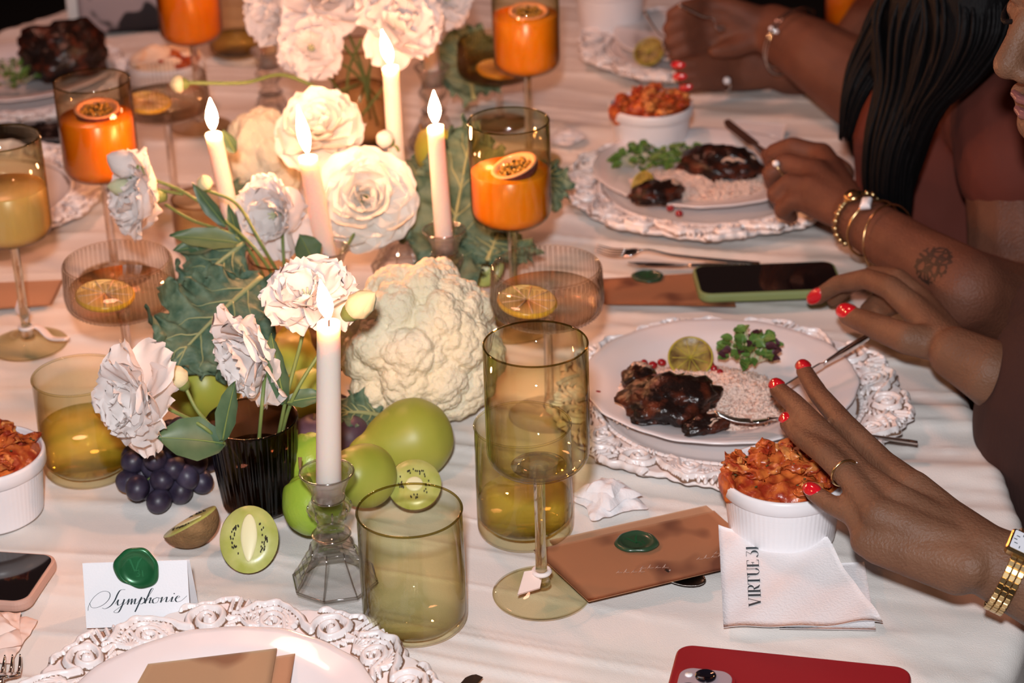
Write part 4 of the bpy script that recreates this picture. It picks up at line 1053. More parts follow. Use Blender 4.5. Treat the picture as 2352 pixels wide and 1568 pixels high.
V, F = join(S); s_ = wd * 1000 / 64.0 * .001; V[:, 0] = V[:, 0] * s_ + .001; V[:, 1] = V[:, 1] * .00098 + .0030 + V[:, 0] * .02; V[:, 2] = .0005
obj('calligraphy', V, F, MT['ink'], t, smooth=False)
seal(t, (wd * .52, ht * .905, .0003), .0165, 'seal', 0, 1)

# kraft menu under the wax seal, near right
def menu(label, px4, h, mat='kraft', sealpx=None, sealr=.017, back=None, seed=1, ink=(), zf=None):
    t, c, P_, (V, F) = quad('menu_card', label, 'menu card', 'folded brown menu cards', px4, h, mat, .0009, zf)
    obj('front_sheet', V, F, MT[mat], t)
    if back:
        Q = [at(x, y, hh) for x, y, hh in back]; V, F = poly_sheet('b', [q - c for q in Q], .0006, None, None, None); obj('inner_sheet', V, F, MT['kraft_p'], t)
    if sealpx:
        q = at(sealpx[0], sealpx[1], sealpx[2]) - c; seal(t, q, sealr, 'seal_d', 0, seed, Matrix.Rotation(.4, 3, 'Z'))
    if ink:
        st = []
        for x, y, hh, a in ink:
            q = at(x, y, hh) - c
            for k in range(4):
                o_ = q + Vector((.006 * k * math.cos(a), .006 * k * math.sin(a), 0)); hgt = .006 if k % 2 else .004
                S_ = [p[:2] for p in smooth_path([(o_.x, o_.y, 0), (o_.x + .003, o_.y + hgt, 0), (o_.x + .0015, o_.y + .001, 0), (o_.x + .005, o_.y + .001, 0)], 4)]
                Vv, Ff = ribbon(S_, [.0004] * len(S_)); Vv[:, 2] = q.z; st.append((Vv, Ff))
        V, F = join(st); obj('lettering', V, F, MT['ink_w'], t, smooth=False)
    return t
menu('brown menu card with green seal between the wine glass foot and the text napkin', [(1226, 1262), (1352, 1380), (1760, 1282), (1640, 1172)], (.012, .005, .006, .006), 'kraft', (1462, 1246, .0090), .0165,
     [(1262, 1240, .003), (1345, 1340, .003), (1690, 1215, .004), (1622, 1160, .004)], 1, ((1415, 1316, .0082, .0), (1470, 1306, .0082, .0), (1600, 1285, .0082, .2), (1640, 1272, .0082, .2)))
menu('brown menu card with green seal partly under the green phone', [(1370, 640), (1385, 697), (1690, 702), (1675, 622)], .0030, 'kraft', (1488, 636, .0036), .0155, None, 2)
menu('brown menu card on top in the near left plate', [(340, 1524), (270, 1650), (610, 1640), (636, 1488)], (.026, .024, .022, .026), 'kraft_l', None, .016,
     [(420, 1540, .021), (400, 1650, .021), (650, 1655, .021), (678, 1500, .022)], 3)
menu('pinkish menu card at the left edge behind the pale wine glass', [(-60, 650), (-70, 712), (118, 700), (146, 642)], .0030, 'kraft_p', None, .015, None, 4)

# napkins
def crumple(c, rx, ry, h, label, seed, mat='napkin', rz=0):
    t = thing('paper_napkin', label, 'napkin', c, rz, 'white paper napkins')
    for lay, (s, z0) in enumerate(((1, 0), (.80, h * .35), (.52, h * .68))):
        n_ = 44; u = np.linspace(-1, 1, n_); U, Vv = np.meshgrid(u, u, indexing='ij')
        P_ = np.stack([U * rx * s, Vv * ry * s, np.zeros_like(U)], -1).reshape(-1, 3)
        a = .35 * lay + seed; P_ = xf(P_, Matrix.Rotation(a, 3, 'Z'))
        fall = np.clip(1 - np.maximum(np.abs(U), np.abs(Vv)).ravel() ** 2.5, 0, 1)
        P_[:, 0:2] += np.stack([noise(P_ * 70, seed), noise(P_ * 70 + 9, seed + 1)], -1) * .003
        P_[:, 2] = z0 + fall * h * .35 * (1 + noise(P_ * 60, seed + 3)) + .0015 + .0012 * noise(P_ * 190, 5)
        obj('ply', P_, grid_faces(n_, n_), MT[mat], t)
    return t
p = at(1395, 1150); crumple((p.x, p.y, TZ), .027, .025, .016, 'crumpled white napkin between the tumbler and the ornate charger', 2)
p = at(1300, 318); crumple((p.x, p.y, TZ), .022, .020, .010, 'small crumpled white napkin behind the middle orange glass', 4)
p = at(-4, 1470); crumple((p.x, p.y, TZ), .022, .030, .016, 'folded blush napkin in the near left corner', 3, 'tagc')

tn, cN, PN, (V, F) = quad('cocktail_napkin', 'white cocktail napkin printed with tall letters before the ramekin', 'napkin', 'printed cocktail napkins', [(1662, 1440), (2028, 1430), (1900, 1240), (1650, 1213)], (.0035, .003, .013, .012), 'napkin', .0005,
    lambda u, v: .0035 * math.sin(u * 5 + v * 2) * v * (1 - u * .4) + .0022 * math.sin(u * 9 - v * 7) * u + .0010 * math.sin((u - v) * 16))
obj('top_ply', V, F, MT['napkin'], tn)
Q = [at(x, y, .0012) for x, y in ((1790, 1442), (2012, 1446), (1985, 1290), (1780, 1300))]
V, F = poly_sheet('b', [q - cN for q in Q], .0005, None); obj('lower_ply', V, F, MT['napkin'], tn)
# the print: letters built stroke by stroke, thick and thin like the napkin's
def arc(cx, cy, rx, ry, a0, a1, n_=14): return [(cx + rx * math.cos(a), cy + ry * math.sin(a)) for a in np.linspace(R(a0), R(a1), n_)]
def arcw(a0, a1, thick, thin, n_=14): return [thin + (thick - thin) * abs(math.cos(a)) ** 1.5 for a in np.linspace(R(a0), R(a1), n_)]
TK, TN = 1.35, .38
L_list = []
x = 0
def st(pts, ws, x0): L_list.append(ribbon([(p[0] + x0, p[1]) for p in pts], ws))
def serif(xc, y, x0, w_=2.4): st([(xc - w_ / 2, y), (xc + w_ / 2, y)], [TN, TN], x0)
# V
st([(.9, 10), (3.2, .1)], [TK, TK], 0); st([(3.2, .1), (5.4, 10)], [TN, TN], 0); serif(.9, 10, 0); serif(5.4, 10, 0, 1.8)
# I
st([(1.2, 10), (1.2, 0)], [TK, TK], 6.7); serif(1.2, 10, 6.7); serif(1.2, 0, 6.7)
# R
st([(1.2, 10), (1.2, 0)], [TK, TK], 9.6); serif(1.2, 10, 9.6); serif(1.2, 0, 9.6)
st([(1.2, 10), (2.8, 10)], [TN, TN], 9.6); st(arc(2.8, 7.6, 2.0, 2.4, 90, -90), arcw(90, -90, TK, TN), 9.6); st([(2.8, 5.2), (1.2, 5.2)], [TN, TN], 9.6); st([(2.7, 5.2), (4.2, 1.2), (5.6, .2)], [TK * .8, TK, TN], 9.6)
# T
st([(2.8, 10), (2.8, 0)], [TK, TK], 15.4); st([(.2, 9.8), (5.4, 9.8)], [TN, TN], 15.4); st([(.3, 9.9), (.1, 7.8)], [.7, .15], 15.4); st([(5.3, 9.9), (5.5, 7.8)], [.7, .15], 15.4); serif(2.8, 0, 15.4)
# U
st([(1.2, 10), (1.2, 3.0)], [TK, TK], 21.4); st(arc(3.1, 3.0, 1.9, 2.8, 180, 360), arcw(180, 360, TK * .8, TN), 21.4); st([(5.0, 3.0), (5.0, 10)], [TN, TN], 21.4); serif(1.2, 10, 21.4); serif(5.0, 10, 21.4, 1.6)
# E
st([(1.2, 10), (1.2, 0)], [TK, TK], 27.6)
for y_, l_ in ((9.8, 4.6), (5.1, 3.4), (.2, 4.8)): st([(.2, y_), (l_, y_)], [TN, TN], 27.6)
st([(4.5, 9.9), (4.8, 7.9)], [.7, .15], 27.6); st([(4.7, .1), (5.1, 2.3)], [.7, .15], 27.6); st([(3.3, 6.3), (3.3, 3.9)], [.4, .4], 27.6)
# 3
st([(.6, 9.9), (4.0, 9.9)], [TN, TN], 34.6); st([(4.0, 9.9), (2.2, 6.2)], [TN, TN], 34.6); st(arc(2.1, 3.2, 2.1, 3.0, 88, -150), arcw(88, -150, TK, TN), 34.6)
# 1
st([(1.5, 10), (1.5, 0)], [TK, TK], 39.6); st([(.2, 9.0), (1.5, 9.9)], [TN, TN], 39.6); serif(1.5, 0, 39.6)
V, F = join(L_list)
# text baseline runs up the napkin; lay every point of the print on the sheet
from mathutils.bvhtree import BVHTree
Vs, Fs = poly_sheet('b', PN, .0005, None, None, lambda u, v: .0035 * math.sin(u * 5 + v * 2) * v * (1 - u * .4) + .0022 * math.sin(u * 9 - v * 7) * u + .0010 * math.sin((u - v) * 16))
bv_ = BVHTree.FromPolygons([tuple(v) for v in Vs], Fs)
def on_sheet(px, py):
    d = Vector(ray(px, py)).normalized(); h_ = bv_.ray_cast(Vector(_C), d)
    return (h_[0] if h_[0] is not None else at(px, py, .006)) + Vector((0, -.0002, .0007))
W0 = np.array([tuple(on_sheet(1748 - 7 * v[0] / 42 - 28 * v[1] / 10, 1393 - 137 * v[0] / 42 + .6 * v[1] / 10)) for v in V])
obj('print', W0 - np.array(tuple(cN)), F, MT['ink'], tn, smooth=False)

tc_, c_c, P_c, (V, F) = quad('place_card', 'small white card lying flat behind the far right plate', 'place card', None, [(1655, 312), (1798, 322), (1806, 286), (1690, 276)], .0022, 'card', .0005)
obj('card_sheet', V, F, MT['card'], tc_)

# tags on stems
def stem_tag(px, py, label, pts, mat):
    p = at(px, py); t = thing('stem_tag', label, 'tag', (p.x, p.y, TZ), 0, 'tags tied on glass stems')
    V, F = rim_ring(.0062, .0, .0022, 24); o = obj('ribbon_knot', V, F, MT['ribbon'], t); o.location = (0, 0, .020)
    c = Vector((p.x, p.y, TZ)); Q = [at(x, y, z) - c for x, y, z in pts]; V, F = poly_sheet('t', Q, .0006, None); obj('tag_paper', V, F, MT[mat], t); return t
stem_tag(1245, 1361, 'blush paper tag on the foot of the empty wine glass', [(1204, 1312, .022), (1188, 1366, .012), (1240, 1350, .012), (1250, 1305, .022)], 'tagc')
t = stem_tag(66, 792, 'white ribbon tied on the stem of the pale wine glass', [(40, 688, .035), (34, 712, .03), (62, 742, .03), (70, 712, .035)], 'ribbon')
p = at(66, 792); c = Vector((p.x, p.y, TZ))
V, F = tube(smooth_path([at(60, 748, .02) - c, at(90, 752, .018) - c, at(118, 776, .012) - c, at(155, 778, .014) - c], 6), .0048, 8, flat=(1, .3)); obj('ribbon_tail', V, F, MT['ribbon'], t)

# ------------------------------------------------------------------ phones
def rrect(w_, d_, r, n_=8):
    P_ = []
    for cx, cy, a0 in ((w_/2 - r, d_/2 - r, 0), (-w_/2 + r, d_/2 - r, 90), (-w_/2 + r, -d_/2 + r, 180), (w_/2 - r, -d_/2 + r, 270)):
        for k in range(n_ + 1):
            a = R(a0 + 90 * k / n_); P_.append((cx + r * math.cos(a), cy + r * math.sin(a)))
    return P_
def slab(w_, d_, r, layers):
    """rounded slab; layers = [(inset, z)]"""
    V, m = [], None
    for ins, z in layers:
        P_ = rrect(w_ - 2 * ins, d_ - 2 * ins, max(r - ins, .0006)); m = len(P_); V += [(x, y, z) for x, y in P_]
    F = []
    for i in range(len(layers) - 1):
        for k in range(m): F.append((i * m + k, i * m + (k + 1) % m, (i + 1) * m + (k + 1) % m, (i + 1) * m + k))
    F += [tuple(range(m))[::-1], tuple((len(layers) - 1) * m + k for k in range(m))]
    return np.array(V), F
def phone(c, rz, w_, d_, label, case, face_up=True, name='smartphone'):
    t = thing(name, label, 'phone', c, rz, 'smartphones on the table')
    V, F = slab(w_, d_, .013, [(.0018, 0), (.0004, .0015), (0, .0035), (0, .0070), (.0006, .0090), (.0018, .0098)]); obj('case', V, F, MT[case], t, smooth=False)
    if face_up:
        V, F = slab(w_ - .006, d_ - .006, .011, [(0, .0094), (0, .0101), (.0004, .0104)]); obj('screen', V, F, MT['screen'], t, smooth=False)
    else:
        V, F = slab(.040, .040, .011, [(0, .0094), (.0002, .0108), (.001, .0116)]); g = obj('camera_island', V, F, MT['cam_m'], t, smooth=False); g.location = (-w_ / 2 + .0265, d_ / 2 - .0265, 0)
        V, F = rim_ring(.0, .0, .001) if False else slab(.0438, .0438, .0125, [(0, .0094), (.0002, .0110), (.0018, .0112)]); r_ = obj('case_ridge', V, F, MT['case_r'], t, smooth=False); r_.location = g.location
        for lx, ly in ((-.0095, .0095), (-.0095, -.0095), (.0095, 0)):
            V, F = lathe([(.0001, .0116), (.0075, .0116), (.0078, .0120), (.0078, .0134), (.0068, .0138), (.0062, .0132), (.0001, .0130)], 36); o = obj('lens', V, F, MT['lens'], g); o.location = (lx, ly, 0)
        V, F = lathe([(.0001, .0116), (.0030, .0116), (.0028, .0122), (.0001, .0124)], 20); o = obj('flash', V, F, MT['pearl'], g); o.location = (.0100, .0125, 0)
    return t
p = at(1762, 664); phone((p.x, p.y, TZ + .0036), R(91), .074, .150, 'face-up phone in a pale green case beside the reaching hand', 'case_g')
c1, c2 = at(1555, 1476, .01), at(2098, 1532, .01); d = (c2 - c1); L_ = d.length
ang = math.atan2(d.y, d.x); nrm = Vector((d.y, -d.x, 0)).normalized(); c = c1 + d / 2 + nrm * .039
phone((c.x, c.y, TZ + .0004), ang + PI / 2, .0785, L_ * .99, 'face-down phone in a red case at the bottom edge', 'case_r', False)
p = at(6, 1345); phone((p.x - .038, p.y + .006, TZ + .0004), R(80), .074, .150, 'face-up phone in a pink case at the left edge', 'case_p')
p = at(60, 318); phone((p.x - .02, p.y, TZ + .0004), R(95), .074, .150, 'dark phone at the far left behind the orange glass', 'black')

# ------------------------------------------------------------------ cutlery
def fork_mesh(t, L_, mat='silver'):
    m = MT[mat]
    P_ = smooth_path([(0, 0, 0), (L_ * .25, 0, .001), (L_ * .52, 0, .003), (L_ * .66, 0, .007), (L_ * .74, 0, .005)], 5); n_ = len(P_)
    V, F = tube(P_, [.0046 - .0026 * math.sin(min(1, i / n_ * 1.25) * PI / 2) + (.004 * max(0, (i / n_ - .86) / .14)) for i in range(n_)], 12, flat=(1, .45)); obj('handle', V, F, m, t)
    V, F = tube(smooth_path([(L_ * .73, 0, .0052), (L_ * .78, 0, .0025), (L_ * .82, 0, .0012)], 4), [.005, .0085, .0102, .0112, .0118, .0118, .0115, .0112, .011], 12, flat=(1, .13)); obj('head', V, F, m, t)
    for k in range(4):
        y = -.0093 + .0062 * k; V, F = tube(smooth_path([(L_ * .81, y, .0013), (L_ * .90, y, .0008), (L_, y * .92, .0052)], 4), [.0018, .0018, .0017, .0016, .0015, .0013, .0011, .0008, .0005], 8, flat=(1, .6)); obj('tine', V, F, m, t)
def knife_mesh(t, L_, mat='silver'):
    m = MT[mat]
    V, F = tube(smooth_path([(0, 0, 0), (L_ * .1, 0, 0), (L_ * .3, 0, 0), (L_ * .46, 0, 0)], 5), [.0048] * 5 + [.0054] * 6 + [.0046, .0042, .0040, .0036, .0032], 12, flat=(1, .55)); obj('handle', V, F, m, t)
    n_ = 20; V = []
    for i in range(n_):
        q = i / (n_ - 1); x = L_ * (.455 + .545 * q); top = .0055 * min(1, q * 6 + .3) * (1 if q < .8 else (1 - (q - .8) / .2) ** .6 * .98 + .02); bot = -.0058
        if q > .86: bot = -.0058
        V += [(x, top, .0008), (x, bot, 0), (x, top, -.0008)]
    F = [];
    for i in range(n_ - 1):
        for k in range(3): F.append((i * 3 + k, i * 3 + (k + 1) % 3, (i + 1) * 3 + (k + 1) % 3, (i + 1) * 3 + k))
    F += [(0, 1, 2), tuple((n_ - 1) * 3 + k for k in (2, 1, 0))]; obj('blade', V, F, m, t, smooth=False)
def spoon_mesh(t, L_, mat='silver'):
    V, F = tube(smooth_path([(0, 0, 0), (L_ * .4, 0, .002), (L_ * .7, 0, .004)], 6), [.0044] * 4 + [.003] * 9, 10, flat=(1, .4)); obj('handle', V, F, MT[mat], t)
    V, F = sphere((0, 0, 0), 1, 3, (.019, .012, .004)); V[:, 2] = -np.abs(V[:, 2]) + .003; V[:, 0] += L_ * .85; obj('bowl', V, F, MT[mat], t)
def cutlery(kind, p0, p1, label, roll=0, mat='silver'):
    p0, p1 = Vector(p0), Vector(p1); d = p1 - p0; t = thing('dinner_' + kind if kind != 'spoon' else 'dinner_spoon', label, kind, p0, 0, None)
    x = d.normalized(); y = Vector((0, 0, 1)).cross(x).normalized(); z = x.cross(y); m = Matrix((x, y, z)).transposed() @ Matrix.Rotation(roll, 3, 'X'); setrot(t, m)
    {'fork': fork_mesh, 'knife': knife_mesh, 'spoon': spoon_mesh}[kind](t, d.length, mat); return t
cutlery('fork', at(1745, 606, .006), at(1366, 578, .008), 'fork on its back behind the green phone')
cutlery('knife', at(1700, 612, .003), at(1440, 606, .003), 'dark knife lying under the fork behind the green phone')
cutlery('fork', at(2106, 1016, .014), at(1640, 960, .036), 'fork resting on the near right plate under the spread fingers', R(20))
cutlery('knife', at(1995, 772, .050), at(1770, 912, .026), 'knife held by the reaching hand over the near right plate', R(70))
cutlery('spoon', at(1400, 1285, .0015), at(1600, 1338, .0015), 'spoon poking out under the brown menu card')
cutlery('knife', at(1000, 1660, .003), at(1094, 1550, .004), 'knife tip at the bottom edge', 0, 'silver')
cutlery('fork', at(-30, 1720, .004), at(22, 1516, .008), 'fork tines in the near left corner')
cutlery('knife', at(1800, 385, .06), at(1664, 278, .035), 'knife held by the ringed hand over the far right plate', R(-25))
cutlery('knife', at(1838, 742, .003), at(1935, 736, .003), 'thin pick lying before the green phone', 0) if False else None

# ------------------------------------------------------------------ food on the plates
def scatter_rice(c, rx, ry, h, n_, label, seed, grp='rice on the dinner plates'):
    t = thing('rice_mound', label, 'rice', c, 0, grp); rs = np.random.RandomState(seed)
    a1, a2 = 60, 22; V = []
    for i in range(a1):
        for j in range(a2): q = j / (a2 - 1); a = 2 * PI * i / a1; V.append((rx * q * math.cos(a), ry * q * math.sin(a), 0))
    V = np.array(V); q = np.sqrt((V[:, 0] / rx) ** 2 + (V[:, 1] / ry) ** 2); edge_ = 1 + .12 * noise(V * 45 + seed, 2); V[:, 0:2] *= edge_[:, None]
    V[:, 2] = h * (1 - q ** 2.4) * (.8 + .35 * noise(V * 55 + seed, 4)) - .001
    b = obj('rice_bed', V, grid_faces(a1, a2, True), MT['rice_d'], t)
    g, gf = ICO[1]; parts = []
    for k in range(n_):
        a = rs.rand() * 6.3; q = math.sqrt(rs.rand()) * 1.04; x, y = rx * q * math.cos(a), ry * q * math.sin(a)
        z = h * max(0, 1 - q ** 2.4) * (.8 + .35 * float(noise(np.array([[x, y, 0]]) * 55 + seed, 4)[0])) + .0006
        m = np.array(Matrix.Rotation(rs.rand() * 6.3, 3, 'Z') @ Matrix.Rotation(rs.uniform(-.7, .7), 3, 'Y')); parts.append(((g * np.array([.0042, .0012, .0012])) @ m.T + np.array([x, y, z]), gf))
    V, F = join(parts); tag(obj('rice_grains', V, F, MT['rice'], t), kind='stuff'); return t
def chicken(c, sx, sy, sz, label, seed, rz=0, cat='chicken', name='chicken_piece'):
    t = thing(name, label, cat, c, rz, 'charred chicken pieces')
    V, F = ICO[4]; V = V.copy(); n1 = noise(V * 1.6 + seed, seed); n2 = noise(V * 4 + seed, 3); n3 = noise(V * 11, 4)
    n5 = noise(V * 26, 8); V = V * (1 + .20 * n1 + .16 * n2 + .09 * n3 + .035 * n5)[:, None] * np.array([sx, sy, sz]); V[:, 2] = np.maximum(V[:, 2], -sz * .45) + sz * .45
    obj('seared_meat', V, F, MT['meat'], t); rs = np.random.RandomState(seed); parts = []
    for k in range(9):
        a = rs.uniform(-1.2, .8); d = rs.uniform(.45, .8); x, y = d * sx * math.cos(a), d * sy * math.sin(a); z = sz * (.45 + .75 * math.sqrt(max(0, 1 - d * d)))
        parts.append(tube(smooth_path([(x - .006, y, z - .002), (x, y + .003, z + .0012), (x + .009, y + .002, z - .001)], 4), [.0012, .0016, .002, .0022, .0022, .002, .0017, .0013, .001], 6))
    V, F = join(parts); tag(obj('shredded_meat', V, F, MT['meat_p'], t), kind='stuff'); return t
def greens(c, r, h, n_, label, seed, mats=('green', 'beet')):
    t = thing('microgreens', label, 'greens', c, 0, 'microgreen garnishes'); rs = np.random.RandomState(seed)
    st_ = []
    for k in range(n_):
        a = rs.rand() * 6.3; d = r * math.sqrt(rs.rand()); x, y = d * math.cos(a), d * math.sin(a); z = h * rs.uniform(.3, 1) * (1 - (d / r) ** 2 * .6)
        st_.append(tube(smooth_path([(x * .4, y * .4, 0), (x * .7, y * .8, z * .7), (x, y, z)], 3), .0005, 5))
        V, F, mid = leaf_sheet(rs.uniform(.009, .014), rs.uniform(.0045, .0065), .0002, 4, rs.uniform(.2, .9), seed, 7, 8, ([0, .2, .6, 1], [.2, .85, 1, .25]), .3)
        o = obj('leaf', V, F, MT[mats[0] if rs.rand() < .78 else mats[1]], t); o.location = (x, y, z)
        setrot(o, place_basis((math.cos(a) + rs.randn() * .5, math.sin(a) + rs.randn() * .5, rs.uniform(-.1, .6)), (rs.randn() * .3, -.4, 1)))
    V, F = join(st_); tag(obj('stalks', V, F, MT['bud'], t), kind='stuff'); return t
def on(px, py, h): v = at(px, py, h); return v
scatter_rice(on(1598, 920, .0132), .082, .066, .015, 4200, 'rice under the chicken on the near right plate', 3)
chicken(on(1535, 935, .023), .046, .037, .020, 'dark glazed chicken on the near right plate', 5, .2)
chicken(on(1468, 880, .022), .019, .015, .012, 'small charred chicken bit on the near right plate', 9, 1.2)
chicken(on(1620, 985, .022), .022, .012, .009, 'dark strip of chicken beside the fork on the near right plate', 12, .3)
scatter_rice(on(1604, 428, .0138), .080, .060, .012, 2600, 'rice on the far right plate', 6)
chicken(on(1650, 400, .020), .046, .030, .022, 'dark chicken on the far right plate nearest the ringed hand', 15, -.3)
chicken(on(1512, 455, .020), .030, .022, .014, 'round charred chicken piece at the left of the far right plate', 17, .3)
chicken(on(150, 160, .022), .060, .055, .045, 'big dark chicken piece on the far left plate', 19, .5)
greens(on(1722, 828, .020), .026, .032, 64, 'green and purple microgreens on the near right plate', 3)
greens(on(1480, 380, .018), .034, .022, 60, 'dark green leaves on the far right plate', 4, ('green', 'green'))
greens(on(1570, 372, .022), .030, .018, 40, 'dark green leaves above the far chicken', 7, ('green', 'green'))
greens(on(35, 190, .018), .036, .035, 40, 'green leaves beside the far left chicken', 5, ('green', 'green'))
def lemon_half(c, axis, label, r=.0215):
    t = thing('lemon_half', label, 'lemon', c, 0, 'grilled lemon halves'); setrot(t, rot_to(axis, .3))
    V, F = lathe([(r, 0)] + [(r * math.cos(a), -r * .85 * math.sin(a)) for a in np.linspace(.1, PI / 2, 10)], 40); obj('peel', V, F, MT['lemon_char'], t)
    V, F = lathe([(r, 0), (r * .94, .0006), (r * .9, -.0004), (r * .5, -.0012), (.0001, -.0018)], 40); V[:, 2] += noise(V * 160, 2) * .0006; obj('grilled_pulp', V, F, MT['lemon_char'], t)
    V, F = join([tube([(0, 0, -.0010), (r * .8 * math.cos(a), r * .8 * math.sin(a), .0001)], .0004, 5) for a in np.arange(9) * 2 * PI / 9] + [rim_ring(r * .95, .0002, .0008, 40)]); obj('segment_walls', V, F, MT['pear_y'], t)
lemon_half(on(1586, 820, .030), (-.05, -.62, .75), 'grilled lemon half on the near right plate')
lemon_half(on(1490, 118, .030), (-.3, -.5, .6), 'yellow lemon half on the farthest right plate')
lemon_half(on(1475, 425, .026), (-.6, -.4, .4), 'lemon half at the left of the far right plate', .017)
rs = np.random.RandomState(31)
G, Gf = ico(2); PM = mesh('pomegranate_seed', G * np.array([.0046, .0038, .0036]), Gf); PM.materials.append(MT['pom'])
for px, py in ((1372, 905), (1362, 915), (1500, 838), (1520, 832), (1640, 848), (1655, 857), (1480, 835), (1632, 838), (1560, 490), (1540, 478)):
    q = at(px, py, .021 if px > 1400 else .018); o = bpy.data.objects.new('pomegranate_seed', PM); link(o); o.location = q; o.rotation_euler = (rs.rand() * 3, rs.rand() * 3, 0)
    tag(o, 'red pomegranate seed in the rice of the far right plate' if py < 600 else ('red pomegranate seed at the left rim of the near right plate' if px < 1400 else 'red pomegranate seed by the lemon on the near right plate'), 'pomegranate seed', 'pomegranate seeds on the far plate' if py < 600 else ('pomegranate seeds at the plate rim' if px < 1400 else 'pomegranate seeds by the lemon'))

# blotched bag and folded cloth at the far end
t = thing('clutch_bag', 'pale clutch bag with dark blotches at the top left table end', 'bag', (*at(285, 62)[:2], TZ), .1)
V, F = slab(.125, .06, .012, [(.004, 0), (0, .01), (.001, .05), (.008, .075), (.02, .08)]); obj('bag_body', V, F, MT['bag'], t)
V, F = slab(.12, .008, .003, [(0, 0), (0, .004)]); V = xf(V, Matrix.Rotation(PI / 2, 3, 'X'), (0, 0, .078)); obj('clasp_bar', V, F, MT['silver'], t)
t = thing('folded_cloth', 'grey-white folded cloth left of the blotched bag', 'cloth', (*at(176, 52)[:2], TZ), .1)
V, F = slab(.020, .05, .004, [(.002, 0), (0, .006), (.001, .05), (.006, .058)]); obj('fold', V, F, MT['cloth'], t)

# ------------------------------------------------------------------ people
def capsule(p0, r0, p1, r1, n=14):
    p0, p1 = Vector(p0), Vector(p1); d = p1 - p0; L_ = max(d.length, 1e-5)
    pr = [(.00001, -r0)] + [(r0 * math.cos(a), r0 * math.sin(a)) for a in np.linspace(-1.2, 0, 5)] + [(r1 * math.cos(a), L_ + r1 * math.sin(a)) for a in np.linspace(0, 1.2, 5)] + [(.00001, L_ + r1)]
    V, F = lathe(pr, n); m = len(pr)
    return xf(V, rot_to(d) if d.length > 1e-5 else Matrix.Identity(3), p0), F
def chain(pts, rad):
    return [capsule(pts[i], rad[i], pts[i + 1], rad[i + 1]) for i in range(len(pts) - 1)]
def ell(c, r3, m3=None, n=3):
    V, F = ICO[n]; V = V * np.array(r3)
    if m3 is not None: V = xf(V, m3)
    return V + np.array(tuple(c)), F
def fuse(name, parts, mat, parent, voxel=.003, it=6, fac=.6):
    V, F = join(parts); c = parent.matrix_world if False else None
    me = mesh('tmp', V - np.array(tuple(parent.location)), F); o = bpy.data.objects.new(name, me); COL.objects.link(o)
    r_ = o.modifiers.new('r', 'REMESH'); r_.mode = 'VOXEL'; r_.voxel_size = voxel; r_.use_smooth_shade = True
    s_ = o.modifiers.new('s', 'SMOOTH'); s_.factor = fac; s_.iterations = it
    dg = bpy.context.evaluated_depsgraph_get(); dg.update(); m2 = bpy.data.meshes.new_from_object(o.evaluated_get(dg), depsgraph=dg)
    o.modifiers.clear(); o.data = m2; m2.materials.clear(); m2.materials.append(MT[mat]); m2.polygons.foreach_set('use_smooth', [True] * len(m2.polygons))
    o.parent = parent; return o
def child(name, V, F, mat, parent, smooth=True, label=None):
    return obj(name, np.asarray(V) - np.array(tuple(parent.location)), F, MT[mat], parent, smooth, label)
def nail(tip, prev, up, r, parent):
    tip, prev = Vector(tip), Vector(prev); y = (tip - prev).normalized(); m = place_basis(y, up)
    V, F = ICO[3]; V = V * np.array([r * .92, r * 1.50, r * .40]); V[:, 2] -= .42 * (V[:, 0] ** 2) / r + .16 * np.maximum(V[:, 1], 0) ** 2 / r
    V = xf(V, m, tip + m @ Vector((0, -r * .12, r * .88))); child('fingernail', V, F, 'nail', parent)
def ring_on(name, c, axis, r, tr, mat, parent, squash=1.0, label=None):
    V, F = rim_ring(r, 0, tr, 40); V[:, 0] *= squash; V = xf(V, rot_to(axis), c); return child(name, V, F, mat, parent, True, label)

# --- nearest woman on the right: spread left hand over the ramekin, right hand with the knife
A = thing('person', 'person in dark brown dress with red nails, one hand spread over the ramekin', 'person', (.70, 1.58, 0))
UPN = (-.10, -.50, .86)
body = []
hz = .088
fing = {
 'index': ([(2098, 1118, .098), (2030, 1062, .100), (1940, 975, .104), (1880, 905, .098), (1846, 850, .088)], [.0125, .0100, .0098, .0086, .0075]),
 'middle': ([(2060, 1150, .100), (1980, 1088, .102), (1885, 990, .106), (1822, 925, .098), (1786, 893, .088)], [.0130, .0104, .0100, .0090, .0078]),
 'ring': ([(2018, 1182, .098), (1958, 1104, .104), (1898, 1044, .107), (1838, 1000, .096), (1810, 972, .088)], [.0128, .0102, .0100, .0088, .0076]),
 'pinky': ([(1992, 1240, .078), (1966, 1184, .088), (1912, 1160, .086), (1867, 1131, .084)], [.0110, .0096, .0080, .0070])}
for k, (P_, r_) in fing.items():
    Q = [at(*p) for p in P_]; body += chain(Q, r_)
    if k == 'pinky': body += [capsule(at(2230, 1300, .078), .018, Q[0], .0135)]
    else: body += [capsule(at(2215, 1250 - {'index': 25, 'middle': 5, 'ring': -15}[k], .082), .017, Q[0], r_[0] + .001)]
    nail(Q[-1], Q[-2], UPN, .0078 if k != 'pinky' else .0070, A)
wr = at(2258, 1282, .076)
body += chain([at(2170, 1215, .080), wr], [.024, .0265]); body += [capsule(at(2040, 1220, .078), .014, at(2200, 1280, .074), .021), capsule(at(2010, 1262, .074), .011, at(2200, 1310, .070), .019)]
body += [capsule(at(2110, 1170, .066), .010, at(2060, 1230, .060), .010), capsule(at(2190, 1240, .066), .018, at(2110, 1170, .064), .012)]
el = Vector((.52, 1.26, TZ + .02))
body += chain([wr, at(2400, 1350, .060), el], [.0265, .032, .043])
sh = Vector((.62, 1.44, TZ + .27)); body += chain([el, sh], [.045, .055])
